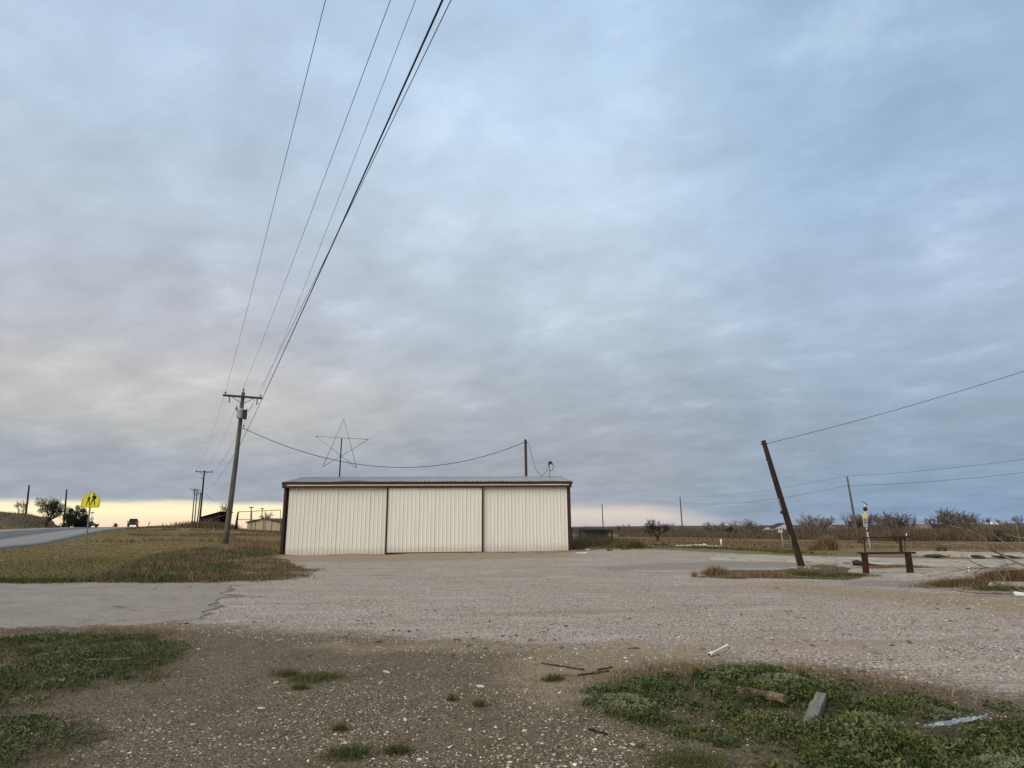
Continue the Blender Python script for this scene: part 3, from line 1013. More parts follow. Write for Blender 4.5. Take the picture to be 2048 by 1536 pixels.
def build_hangar():
    L = at(563, 1108, 38.0)
    Rr = at(1141, 1102, 39.3)
    zb = 0.02
    W = math.hypot(Rr[0] - L[0], Rr[1] - L[1])
    rz = math.atan2(Rr[1] - L[1], Rr[0] - L[0])
    EH = (at(565, 963, 38.0)[2] + at(1141, 965, 39.3)[2]) / 2 - zb
    DH = 3.7
    RH = at(850, 954.8, 38.7 + DH)[2] - zb
    root = thing('hangar', 'long cream ribbed metal hangar with brown trim and three sliding doors', 'hangar', (L[0], L[1], zb), rz)

    def U(px):
        return (px - 563) / 578.0 * W
    # foundation
    MB().bbox((-0.05, -0.02, -0.6), (W + 0.05, 2 * DH, 0.03), 0.01).build('foundation', M_conc, root)
    a = MB()
    a.add([(U(962), -1.35, -0.3), (U(1141) + 0.5, -1.1, -0.3), (U(1141) + 0.5, -0.03, -0.3), (U(962), -0.03, -0.3),
           (U(962), -1.25, 0.025), (U(1141) + 0.35, -1.0, 0.06), (U(1141) + 0.35, -0.03, 0.11), (U(962), -0.03, 0.07)],
          [(0, 3, 2, 1), (4, 5, 6, 7), (0, 1, 5, 4), (1, 2, 6, 5), (2, 3, 7, 6), (3, 0, 4, 7)])
    a.build('apron', M_stain, root)

    def ribbed(w, h, nr, depth=0.045):
        pts = []
        p = w / nr
        for k in range(nr):
            x = k * p
            pts += [(x, 0.0), (x + p * 0.36, 0.0), (x + p * 0.40, 0.012), (x + p * 0.44, 0.0), (x + p * 0.70, 0.0), (x + p * 0.78, -depth), (x + p * 0.92, -depth)]
        pts.append((w, 0.0))
        poly = pts + [(w, 0.03), (0, 0.03)]
        b = MB()
        b.prism(poly, 0, h)
        return b
    doors = [(U(570) + 0.0, U(765.5), -0.03, 0.03, EH - 0.34, 'left'), (U(768.5), U(959.5), -0.13, 0.10, EH - 0.36, 'middle'), (U(962.5), U(1137), -0.03, 0.14, EH - 0.34, 'right')]
    cache = {}
    for x0, x1, y, z0, z1, nm in doors:
        d = bpy.data.objects.new('sliding_door', None)
        d.empty_display_size = 0.2
        COL.objects.link(d)
        d.parent = root
        d.location = (x0, y, z0)
        d['label'] = {'left': 'left sliding door reaching down to the gravel', 'middle': 'middle sliding door with brown edging standing proud', 'right': 'right sliding door above the stained apron'}[nm]
        n = 6
        pw = (x1 - x0) / n
        src = None
        for k in range(n):
            if src is None:
                src = ribbed(pw - 0.006, z1 - z0, 4, 0.026)
                o = src.build('panel', M_cream, d)
                first = o
            else:
                o = first.copy()
                COL.objects.link(o)
                o.parent = d
            o.location = (k * pw + 0.003, (0.004 if k % 2 else 0.0) + random.uniform(-0.004, 0.004), 0)
            o.rotation_euler = (random.uniform(-0.003, 0.003), 0, random.uniform(-0.004, 0.004))
        if nm == 'middle':
            f = MB()
            f.bbox((-0.075, -0.07, -0.05), (-0.003, 0.06, z1 - z0), 0.006)
            f.build('edge_trim', M_brown, d)
            f = MB()
            f.bbox((x1 - x0 + 0.003, -0.07, -0.05), (x1 - x0 + 0.075, 0.06, z1 - z0), 0.006)
            f.build('edge_trim', M_brown, d)
            f = MB()
            f.bbox((-0.073, -0.075, -0.125), (x1 - x0 + 0.073, 0.065, -0.052), 0.006)
            f.build('bottom_rail', M_brown, d)
        else:
            f = MB()
            f.bbox((0.0, -0.01, -0.06), (x1 - x0, 0.035, -0.003), 0.004)
            f.build('bottom_rail', M_pinkish if nm == 'left' else M_cream, d)
    # corner trims
    for x0, x1 in ((-0.08, 0.085), (U(1137) + 0.01, W + 0.07)):
        MB().bbox((x0, -0.12, 0.0), (x1, 0.12, EH - 0.15), 0.01).build('corner_trim', M_brown, root)
    # eave: fascia with a bent stretch, pale strip, door rail
    n = 40
    V, F = [], []
    for i in range(n + 1):
        x = -0.2 + (W + 0.4) * i / n
        up = 0.03 * math.exp(-((x - U(707)) / 1.2) ** 2) + 0.012 * math.sin(i * 0.9)
        for yy, zz in ((-0.30, EH - 0.15), (-0.30, EH + 0.015 + up), (-0.22, EH + 0.015 + up), (-0.22, EH - 0.15)):
            V.append((x, yy, zz + up * 0.6))
    for i in range(n):
        for j in range(4):
            F.append((i * 4 + j, i * 4 + (j + 1) % 4, i * 4 + 4 + (j + 1) % 4, i * 4 + 4 + j))
    F += [(3, 2, 1, 0), (n * 4, n * 4 + 1, n * 4 + 2, n * 4 + 3)]
    MB().add(V, F).build('fascia', M_brown, root)
    MB().bbox((0.10, -0.285, EH - 0.235), (W - 0.03, 0.0, EH - 0.155), 0.005).build('header_strip', M_pinkish, root)
    MB().bbox((0.08, -0.31, EH - 0.345), (W - 0.02, -0.15, EH - 0.237), 0.006).build('door_rail', M_brown, root)
    MB().bbox((U(715), -0.335, EH - 0.33), (U(727), -0.312, EH - 0.28), 0.004).build('rail_bracket', M_darksteel, root)
    MB().bbox((-0.16, -0.33, EH - 0.36), (0.078, -0.125, EH - 0.155), 0.02).build('rail_cap', M_brown, root)
    MB().bbox((W - 0.018, -0.33, EH - 0.36), (W + 0.14, -0.125, EH - 0.155), 0.02).build('rail_cap', M_brown, root)
    # other walls
    for nm, org, rot, ww in (('side_wall', (-0.02, 0.13, 0.0), math.pi / 2, 2 * DH - 0.2), ('side_wall', (W + 0.02, 2 * DH - 0.07, 0.0), -math.pi / 2, 2 * DH - 0.2), ('back_wall', (W, 2 * DH, 0.0), math.pi, W)):
        o = ribbed(ww, EH - 0.05, int(ww / 0.3), 0.03).build(nm, M_cream, root)
        o.location = org
        o.rotation_euler = (0, 0, rot)
    for x in (0.01, W - 0.03):
        MB().prism([(0.1, EH - 0.06), (2 * DH, EH - 0.06), (DH, RH - 0.05)], x, x + 0.02, 'x').build('gable', M_cream, root)
    # roof panels
    n = 22
    pw = (W + 0.36) / n
    slope = RH - EH
    for side in (0, 1):
        prof = []
        for k in range(3):
            x = k * pw / 3
            prof += [(x, 0), (x + pw * 0.24, 0), (x + pw * 0.26, 0.03), (x + pw * 0.30, 0.03), (x + pw * 0.32, 0)]
        prof.append((pw - 0.004, 0))
        b = MB()
        y0, z0_, y1, z1_ = (-0.34, EH + 0.01, DH, RH) if side == 0 else (2 * DH + 0.2, EH + 0.01, DH + 0.01, RH)
        V = [(x, y0, z0_ + z) for x, z in prof] + [(x, y1, z1_ + z) for x, z in prof]
        V += [(x, y, z - 0.02) for x, y, z in V]
        q = len(prof)
        F = []
        for i in range(q - 1):
            fs = [(i, i + 1, q + i + 1, q + i), (2 * q + i + 1, 2 * q + i, 3 * q + i, 3 * q + i + 1), (i + 1, i, 2 * q + i, 2 * q + i + 1), (q + i, q + i + 1, 3 * q + i + 1, 3 * q + i)]
            F += fs if side == 0 else [tuple(reversed(t)) for t in fs]
        b.add(V, F)
        first = b.build('roof_panel', M_galv, root)
        first.location = (-0.18, 0, 0)
        for k in range(1, n):
            o = first.copy()
            COL.objects.link(o)
            o.parent = root
            o.location = (-0.18 + k * pw, 0, random.uniform(0.0, 0.006))
    MB().add([(-0.2, DH - 0.22, RH - 0.015), (W + 0.2, DH - 0.22, RH - 0.015), (W + 0.2, DH, RH + 0.055), (-0.2, DH, RH + 0.055), (-0.2, DH + 0.22, RH - 0.015), (W + 0.2, DH + 0.22, RH - 0.015)],
             [(0, 1, 2, 3), (3, 2, 5, 4)]).build('ridge_cap', M_galv, root)
    return root, L, rz, W, EH, RH, DH


hangar, HL, HRZ, HW, HEH, HRH, HDH = build_hangar()


def tube_thing(name, label, cat, pts, rad, m, n=8, group=None):
    """a thing of one mesh; origin at its first point"""
    o = np.array(pts[0], float)
    b = MB()
    b.tube([rel(p, o) for p in pts], rad, n)
    ob = b.build(name, m, smooth=True, loc=tuple(o))
    return tag(ob, label, cat, group)


# star of thin pipe on its pole, behind the roof
def build_star():
    Y = 47.5
    base = at(677, 990, Y)
    base[2] = tz(base[0], base[1]) - 0.2
    root = thing('star_sign', 'large thin wire star on a pole behind the hangar roof', 'star sign', base)
    p = {k: rel(at(a, b, Y), base) for k, (a, b) in dict(T=(687.5, 838), A=(630.5, 872), B=(736.5, 878.5), C=(645.5, 933), D=(713, 936)).items()}
    for k, (a, b) in enumerate((('T', 'C'), ('T', 'D'), ('A', 'B'), ('A', 'D'), ('B', 'C'))):
        off = np.array((0, 0.015 * k, 0))
        MB().tube([p[a] + off, (p[a] + p[b]) / 2 + off + np.array((0.02, 0, -0.015)), p[b] + off], 0.02, 6).build('star_bar', M_steel, root, True)
    top = rel(at(683.3, 876, Y - 0.1), base)
    MB().tube([(0, -0.1, 0), rel(at(679, 953, Y - 0.1), base), top], [0.06, 0.055, 0.045], 8).build('pole', M_darksteel, root, True)
    return root


build_star()

# brown steel mast behind the hangar roof
Ym = 45.5
mb = at(1053.5, 990, Ym)
mb[2] = tz(mb[0], mb[1]) - 0.2
mtop = at(1051, 880, Ym)
mast = thing('service_mast', 'dark brown steel mast rising behind right half of hangar roof', 'mast', mb)
MB().tube([(0, 0, 0), rel(mtop, mb)], [0.105, 0.095], 12).build('pipe', M_brown, mast, True)
MB().tube([rel(mtop, mb), rel(mtop, mb) + (0, 0, 0.03)], [0.11, 0.10], 12).build('cap', M_darksteel, mast, True)
MB().tube([rel(at(1047, 885, Ym), mb), rel(at(1051, 884, Ym), mb)], 0.035, 6).build('wire_clamp', M_steel, mast, True)
MB().tube([rel(at(1051, 884, Ym), mb), rel(at(1056, 886, Ym), mb)], 0.035, 6).build('wire_clamp', M_steel, mast, True)

# conduit riser with weatherhead
Yw = 42.6
wb = at(1099, 956, Yw)
riser = thing('conduit_riser', 'grey conduit riser with black hooded head at right end of hangar roof', 'conduit', wb)
MB().tube([(0, 0, -0.5), rel(at(1098.7, 928, Yw), wb)], 0.032, 8).build('pipe', M_steel, riser, True)
MB().tube([rel(at(x, y, Yw), wb) for x, y in ((1098, 930), (1098, 926), (1100, 924), (1103, 926), (1105, 929))], [0.05, 0.075, 0.085, 0.07, 0.03], 8).build('weatherhead', M_black, riser, True)
MB().tube([rel(at(x, y, Yw - 0.05), wb) for x, y in ((1103, 926), (1106.5, 930), (1107, 936), (1105, 940), (1101, 942), (1099, 938))], 0.022, 6).build('drip_loop', M_cable, riser, True)
MB().bbox((0.30, -0.1, -0.35), (0.62, 0.15, 0.03), 0.05).build('roof_vent', M_darksteel, riser)


def cable(name, label, P, m, r, group=None, n=6, cat='cable'):
    return tube_thing(name, label, cat, P, r, m, n, group)


def span(a, b, sag, n=24):
    a, b = np.array(a, float), np.array(b, float)
    return [a + (b - a) * t + np.array((0, 0, -4 * sag * t * (1 - t))) for t in np.linspace(0, 1, n)]


# ------------------------------------------------------------------ the near utility pole
YP = 40.0
pb = at(450, 1088, YP)
pb[2] = tz(pb[0], pb[1]) - 0.3
pt = at(486.3, 787, YP)
upole = thing('utility_pole', 'tall grey wooden utility pole with crossarm and transformer left of hangar', 'utility pole', pb)
ptl = rel(pt, pb)
# bend slightly like the real one
pts = [ptl * t + np.array((0.05 * math.sin(t * 3.0), 0, 0)) for t in np.linspace(0, 1, 9)]
MB().tube(pts + [pts[-1] + np.array((0, 0, 0.14))], [0.185 - 0.075 * t for t in np.linspace(0, 1, 9)] + [0.05], 14).build('pole', M_polewood, upole, True)
LD = np.array((0.46, -0.888, 0))       # direction of the line towards the viewer
AD = np.array((0.888, 0.46, 0))        # along the arm, to the right
ac = rel(at(485.6, 794.5, YP), pb) + LD * 0.17
MB().beam(ac - AD * 1.2, ac + AD * 1.2, 0.11, 0.125).build('crossarm', M_armwood, upole)
for s in (-1, 1):
    MB().beam(ac + AD * s * 0.72 + LD * 0.07 + np.array((0, 0, -0.03)), ac + AD * s * 0.09 + LD * 0.06 + np.array((0, 0, -0.42)), 0.035, 0.012, LD).build('brace', M_darksteel, upole)


def insulator(base, parent, h=0.16, r=0.06, m=M_porc, lift=0.0):
    b = MB()
    prof = [(0.02, 0), (0.02, 0.35), (1.0, 0.36), (0.9, 0.55), (0.55, 0.58), (0.6, 0.75), (0.3, 0.8), (0.28, 1.0), (0.05, 1.02)]
    b.tube([np.array(base) + np.array((0, 0, h * z + lift)) for _, z in prof], [max(r * q, 0.012) for q, _ in prof], 10)
    return b.build('insulator', m, parent, True)


ins_w = []
for s in (-1.06, 1.06):
    q = ac + AD * s + np.array((0, 0, 0.06))
    insulator(q, upole, 0.2, 0.075)
    ins_w.append(q + np.array((0, 0, 0.19)) + pb)
q = pts[-1] + np.array((0, 0, 0.10))
insulator(q, upole, 0.3, 0.07)
ins_top = q + np.array((0, 0, 0.28)) + pb
for s in (-0.80, 0.86):
    q = ac + AD * s + LD * 0.09
    b = MB()
    b.tube([q + np.array((0, 0, z)) + LD * (0.02 * k) for k, z in enumerate((-0.04, -0.12, -0.3, -0.45, -0.5))], [0.02, 0.038, 0.034, 0.038, 0.02], 8)
    b.build('fuse_cutout', M_porc, upole, True)
# transformer
tc = rel(at(479.5, 829, YP), pb) + LD * 0.30
tr = MB()
tr.tube([tc + np.array((0, 0, z)) for z in (-0.30, -0.28, 0.26, 0.28, 0.33)], [0.19, 0.205, 0.205, 0.215, 0.16], 16)
tro = tr.build('transformer', M_xfmr, upole, True)
for dx in (-0.14, 0.06):
    q = tc + AD * dx + np.array((0, 0, 0.3))
    bq = MB()
    bq.tube([q, q + np.array((dx * 0.6, 0, 0.06)), q + np.array((dx * 1.0, 0, 0.2))], [0.03, 0.045, 0.025], 8)
    bq.build('bushing', M_porc, tro, True)
for dx, zz in ((-0.24, 0.20), (0.33, 0.20)):
    q = tc + AD * dx + np.array((0, 0, zz))
    bq = MB()
    bq.tube([q - AD * np.sign(dx) * 0.1, q + np.array((0, 0, 0.03)), q + AD * np.sign(dx) * 0.06 + np.array((0, 0, 0.16))], [0.03, 0.04, 0.03], 8)
    bq.build('lightning_arrester', M_porc, tro, True)
MB().bbox(tuple(tc + np.array((0.22, -0.1, -0.36))), tuple(tc + np.array((0.40, 0.14, 0.26))), 0.02).build('equipment_box', M_black, upole)
MB().beam(tc - AD * 0.25 + np.array((0, 0, 0.18)), tc + AD * 0.35 + np.array((0, 0, 0.18)), 0.05, 0.05).build('mount_bracket', M_steel, upole)
for a, b2, s in (((480, 806), (475, 820), 0.15), ((505, 808), (488, 822), 0.25)):
    MB().tube(span(rel(at(*a, YP - 0.3), pb), rel(at(*b2, YP - 0.3), pb), s, 8), 0.012, 5).build('jumper_wire', M_cable, upole, True)
svc = rel(at(486.5, 857, YP), pb) + LD * 0.05
MB().tube([svc - AD * 0.12, svc + AD * 0.05], 0.03, 6).build('service_clevis', M_steel, upole, True)
MB().tube([svc + np.array((0, 0, 0.1)), svc + np.array((0.02, 0, 0.25))], [0.045, 0.03], 8).build('spool_insulator', M_porc, upole, True)
com = rel(at(475.5, 888, YP), pb)
MB().tube([com, com + AD * 0.16], 0.03, 6).build('cable_bolt', M_steel, upole, True)

# ------------------------------------------------------------------ farther poles of that line
def far_pole(px, pyb, pyt, pxt, Y, label, arm=True, m=M_farwood, r=0.14, xf=False, name='utility_pole', group=None, sink=0.3, armw=1.15):
    b = onground(px, Y)
    b[2] -= sink
    t = at(pxt, pyt, Y)
    root = thing(name, label, 'utility pole', b, group=group)
    tl = rel(t, b)
    MB().tube([tl * k for k in np.linspace(0, 1, 5)], [r - 0.05 * k for k in np.linspace(0, 1, 5)], 10).build('pole', m, root, True)
    if arm:
        a = tl + np.array((0, -0.14, -0.25))
        MB().beam(a - AD * armw, a + AD * armw, 0.12, 0.13).build('crossarm', m, root)
        for s in (-1, 1):
            MB().beam(a + AD * s * 0.7, a + AD * s * 0.06 + np.array((0, 0, -0.62)), 0.05, 0.03, LD).build('brace', m, root)
            insulator(a + AD * s * armw * 0.92 + np.array((0, 0, 0.05)), root, 0.24, 0.12, m)
    if xf:
        c = tl + np.array((-0.1, -0.30, -1.1))
        MB().tube([c + np.array((0, 0, z)) for z in (-0.34, -0.32, 0.3, 0.36)], [0.18, 0.2, 0.2, 0.12], 12).build('transformer', M_xfmr, root, True)
    return root, b, t


poleC, cb, ct = far_pole(398.5, 1050, 941, 409, 108, 'dark utility pole with crossarm standing at the slanted black shed', xf=True, r=0.17, armw=1.3)
poleD, db, dt = far_pole(393.5, 1050, 985, 401.5, 150, 'distant utility pole nearest to the one at the black shed', arm=True, armw=0.55, r=0.16)
poleE, eb, et = far_pole(388.5, 1050, 980, 394.5, 165, 'distant middle utility pole of three beside black shed', arm=True, armw=1.0, r=0.16, xf=True)
poleF, fb, ft = far_pole(383.5, 1050, 977, 390, 182, 'leftmost distant utility pole of three beside black shed', arm=True, armw=1.3, r=0.17, xf=True)


# ------------------------------------------------------------------ conductors overhead
def overhead(P0, px, z1, k=2.0):
    r = ray(px, 0)
    P1 = np.array([0, 0, EYE]) + r * ((z1 - EYE) / r[2])
    d = P1 - P0
    out = []
    # parabola through z0 at 0, z1 at 1, z0 at k
    c = (z1 - P0[2]) / (1 * (1 - k))
    for t in np.linspace(0, k, 44):
        out.append(np.array((P0[0] + d[0] * t, P0[1] + d[1] * t, P0[2] + c * t * (t - k))))
    return out


cA = ct + np.array((0, -0.14, -0.05))
lines = [
    (ins_w[0], 651, -0.62, cA - AD * 1.2, 0.006, M_wire, 'thin overhead conductor on left end of near crossarm'),
    (ins_top, 781, -0.62, ct + np.array((0, 0, 0.1)), 0.006, M_wire, 'thin overhead conductor on top insulator of near pole'),
    (ins_w[1], 831, -0.62, cA + AD * 1.2, 0.0048, M_wire, 'thin overhead conductor on right end of near crossarm'),
    (rel(at(489.5, 839, YP), (0, 0, 0)) + LD * 0.1, 902, -0.5, ct + np.array((0, 0, -1.6)), 0.006, M_wire, 'thin neutral wire running close beside the thick black cable'),
    (com + pb + AD * 0.16, 885, -0.45, ct + np.array((0, 0, -3.0)), 0.0105, M_cable, 'thick black cable, lowest and darkest line on near pole'),
]
for P0, px, dz, P2, r, m, lab in lines:
    ov = overhead(np.array(P0), px, P0[2] + dz)
    back = span(P2, P0, 1.1, 24)
    cable('overhead_wire', lab, back + ov[1:], m, r, 'overhead lines from the near utility pole', 6, 'wire')
cable('overhead_wire', 'slack wire dropping from second utility pole towards the black shed', span(at(411, 985, 107.5), at(431, 1003, 104), 0.25, 10), M_wire, 0.02, cat='wire')

# service drop pole > mast > weatherhead
s0 = svc + pb + AD * 0.05
s1 = at(1047, 885, Ym)
mid = at(800, 934.5, 42.8)
n = 34
P = []
# quadratic through three points along t
tm = (mid[0] - s0[0]) / (s1[0] - s0[0])
for t in np.linspace(0, 1, n):
    base = s0 + (s1 - s0) * t
    zl = s0[2] + (s1[2] - s0[2]) * tm
    sagk = (zl - mid[2]) / (tm * (1 - tm))
    P.append(np.array((base[0], base[1], base[2] - sagk * t * (1 - t))))
cable('service_cable', 'twisted black service cable sagging over roof from near pole to brown mast', P, M_cable, 0.019)
dp = [(1056, 886, Ym), (1059, 892, Ym), (1062, 905, Ym), (1066, 918, Ym - 0.5), (1069, 932, Ym - 1.2), (1074, 943, Ym - 2), (1084, 953, Yw + 0.3), (1089, 946, Yw + 0.1), (1094, 941, Yw), (1096, 935, Yw), (1098, 929, Yw)]
cable('service_cable', 'black cable dropping from brown mast to the hooded roof conduit', [at(*q) for q in dp], M_cable, 0.015)

# ------------------------------------------------------------------ leaning pole, right
YL = 25.2
lb = at(1603, 1133, YL)
lb[2] = tz(lb[0], lb[1])
lt = at(1526.5, 881, YL)
lp = thing('leaning_pole', 'dark wooden pole leaning steeply left on the right side of the lot', 'pole', lb)
ltl = rel(lt, lb)
du = ltl / np.linalg.norm(ltl)
MB().tube([-du * 0.35] + [ltl * k for k in np.linspace(0, 1, 6)], [0.135] + [0.135 - 0.045 * k for k in np.linspace(0, 1, 6)], 14).build('pole', M_darkwood, lp, True)


def lpos(px, py, dy=0.0):
    return rel(at(px, py, YL + dy), lb)


MB().tube([lpos(1521, 888, -0.05), lpos(1535, 887.5, -0.05)], 0.018, 6).build('bolt', M_darksteel, lp, True)
MB().tube([lpos(1531, 920, -0.06), lpos(1536, 919, -0.06)], 0.016, 6).build('bolt', M_darksteel, lp, True)
MB().tube([lpos(1556, 998, -0.1), lpos(1559, 1003, -0.1), lpos(1563, 1018, -0.1), lpos(1566, 1025, -0.1)], [0.05, 0.035, 0.03, 0.03], 8).build('conduit', M_steel, lp, True)
c0 = lpos(1566, 1025, -0.12)
MB().bbox(tuple(c0 - np.array((0.10, 0.06, 0.05))), tuple(c0 + np.array((0.06, 0.04, 0.06))), 0.015).build('junction_box', M_black, lp)
MB().tube([lpos(1579, 1070, -0.14), lpos(1583, 1085, -0.14), lpos(1586, 1100, -0.14)], 0.014, 6).build('ground_wire', M_steel, lp, True)
cable('overhead_wire', 'single black wire running up right from top of leaning pole', span(at(1533, 887.5, YL), at(2350, 640, 21), 0.22, 20), M_cable, 0.009, cat='wire')

# ------------------------------------------------------------------ poles across the field
r1, r1b, r1t = far_pole(1713.5, 1087, 953, 1694, 80, 'grey bare pole behind solar beacon sign, carrying two wires', arm=False, m=M_polewood, r=0.15)
r2, r2b, r2t = far_pole(1364.5, 1075, 993, 1360, 131, 'thin grey pole alone in field right of the lone bare tree', arm=False, m=M_polewood, r=0.15)
r3, r3b, r3t = far_pole(1206.5, 1060, 1008, 1204, 185, 'thin pole rising behind dark mesh fence near hangar', arm=False, m=M_farwood, r=0.16)
for rt_, pxs in ((r1, ((1690, 952), (1689, 971.5), (1698, 971))),):
    for a in pxs:
        insulator(rel(at(*a, 79.8), r1b) - np.array((0, 0, 0.1)), rt_, 0.16, 0.06, M_porc)
cable('overhead_wire', 'upper wire over right field on the grey bare pole', span(at(1362, 994, 131), at(1693, 952, 80), 0.7, 16) + span(at(1693, 952, 80), at(2350, 872, 48), 0.5, 16)[1:], M_wire, 0.014, 'wires across the right field', 5, 'wire')
cable('overhead_wire', 'lower wire over right field on the grey bare pole', span(at(1363, 1006, 131), at(1690, 971.5, 80), 1.0, 16) + span(at(1690, 971.5, 80), at(2350, 905, 48), 0.5, 16)[1:], M_wire, 0.016, 'wires across the right field', 5, 'wire')
l1 = far_pole(48, 1028, 970, 58.5, 124, 'dark leaning pole at far left beside leafless sapling', arm=False, r=0.19)
l2 = far_pole(127.5, 1028, 979, 133.5, 128, 'dark pole left of the dark evergreen clump', arm=False, r=0.19)
MB().bbox((-0.1, -0.6, 2.2), (0.75, 0.1, 2.9), 0.05).build('equipment_box', M_darksteel, l2[0])


# ------------------------------------------------------------------ school crossing sign
def build_sign():
    Y = 40.0
    b = at(170.5, 1096, Y)
    b[2] = tz(b[0], b[1]) - 0.2
    t = at(183.5, 984, Y)
    root = thing('school_crossing_sign', 'yellow school crossing sign with two walking figures on grass verge', 'road sign', b)
    tl = rel(t, b)
    MB().beam((0, 0, 0), tl, 0.075, 0.05).build('post', M_post, root)
    ax = tl / np.linalg.norm(tl)
    # panel frame: origin at panel centre
    c = rel(at(182.3, 999.0, Y - 0.06), b)
    s = Y / FPX * 1.06

    X = np.array((1.0, 0, -0.02))
    Z = np.array((0.02, 0.0, 1.0))
    N = np.array((0, -1.0, 0))

    def poly(pts, d0, d1, m, name, par):
        mb = MB()
        nP = len(pts)
        V = [c + X * (x * s) + Z * (y * s) + N * d for d in (d0, d1) for x, y in pts]
        F = [tuple(range(nP)), tuple(range(2 * nP - 1, nP - 1, -1))]
        F += [((i + 1) % nP, i, nP + i, nP + (i + 1) % nP) for i in range(nP)]
        mb.add(V, F)
        return mb.build(name, m, par)

    def rounded(pts, r):
        out = []
        k = len(pts)
        for i in range(k):
            p0, p1, p2 = (np.array(pts[(i + j) % k], float) for j in (-1, 0, 1))
            a = p1 + (p0 - p1) / np.linalg.norm(p0 - p1) * r
            e = p1 + (p2 - p1) / np.linalg.norm(p2 - p1) * r
            for q in (0, 0.5, 1):
                out.append(tuple((a * (1 - q) + p1 * q) * (1 - q) + (p1 * (1 - q) + e * q) * q))
        return out
    outer = rounded([(-17.2, -14.6), (17.2, -14.6), (17.6, 0.6), (0.4, 15.4), (-17.0, 0.6)], 2.2)
    panel = poly(outer, -0.006, 0.006, M_yellow, 'panel', root)

    def ring(o, i, d0, d1, name):
        n = len(o)
        V = [c + X * (x * s) + Z * (y * s) + N * d for d in (d0, d1) for lst in (o, i) for x, y in lst]
        F = []
        for k in range(n):
            j = (k + 1) % n
            F += [(2 * n + k, 2 * n + j, 3 * n + j, 3 * n + k)]
            F += [(k, j, 2 * n + j, 2 * n + k), (n + j, n + k, 3 * n + k, 3 * n + j)]
        return MB().add(V, F).build(name, M_print, panel)
    ring([(x * 0.965, y * 0.965) for x, y in outer], [(x * 0.91, y * 0.91) for x, y in outer], 0.0065, 0.009, 'border')

    def circ(x, y, r):
        return [(x + r * math.cos(a), y + r * math.sin(a)) for a in np.linspace(0, 2 * math.pi, 11)[:-1]]

    def limb(a, e, w0, w1):
        a, e = np.array(a, float), np.array(e, float)
        d = (e - a) / np.linalg.norm(e - a)
        nn = np.array((-d[1], d[0]))
        return [tuple(a + nn * w0), tuple(e + nn * w1), tuple(e - nn * w1), tuple(a - nn * w0)]

    def figure(ox, oy, k, hat, bag):
        g = MB()

        def put(pts):
            pts = [(ox + x * k, oy + y * k) for x, y in pts]
            nP = len(pts)
            V = [c + X * (x * s) + Z * (y * s) + N * d for d in (0.0065, 0.0095) for x, y in pts]
            F = [tuple(range(2 * nP - 1, nP - 1, -1)), ] + [((i + 1) % nP, i, nP + i, nP + (i + 1) % nP) for i in range(nP)]
            g.add(V, F)
        put(circ(-0.2, 8.9, 1.25))
        if hat:
            put([(-2.4, 9.7), (0.9, 10.4), (0.9, 9.2), (-1.4, 9.1)])
        put([(-1.5, 7.4), (1.4, 7.4), (1.9, 5.0), (1.6, 1.2), (-1.4, 1.2), (-1.7, 5.0)])
        put(limb((-0.7, 1.8), (-3.4, -7.6), 1.05, 0.7))
        put(limb((0.7, 1.8), (2.9, -7.6), 1.05, 0.7))
        put([(2.4, -7.0), (3.7, -7.8), (1.9, -8.2)])
        put([(-3.0, -7.2), (-2.6, -8.2), (-4.6, -8.0)])
        put(limb((-1.2, 6.8), (-3.2, 3.2), 0.6, 0.5))
        put(limb((1.2, 6.8), (2.9, 3.4), 0.6, 0.5))
        if bag:
            put([(1.6, 6.9), (3.6, 5.9), (4.0, 1.6), (1.6, 2.0)])
        g.build('pictogram', M_print, panel)
    figure(-4.3, -2.6, 0.98, False, False)
    figure(4.6, -1.2, 1.2, True, True)
    return root


build_sign()


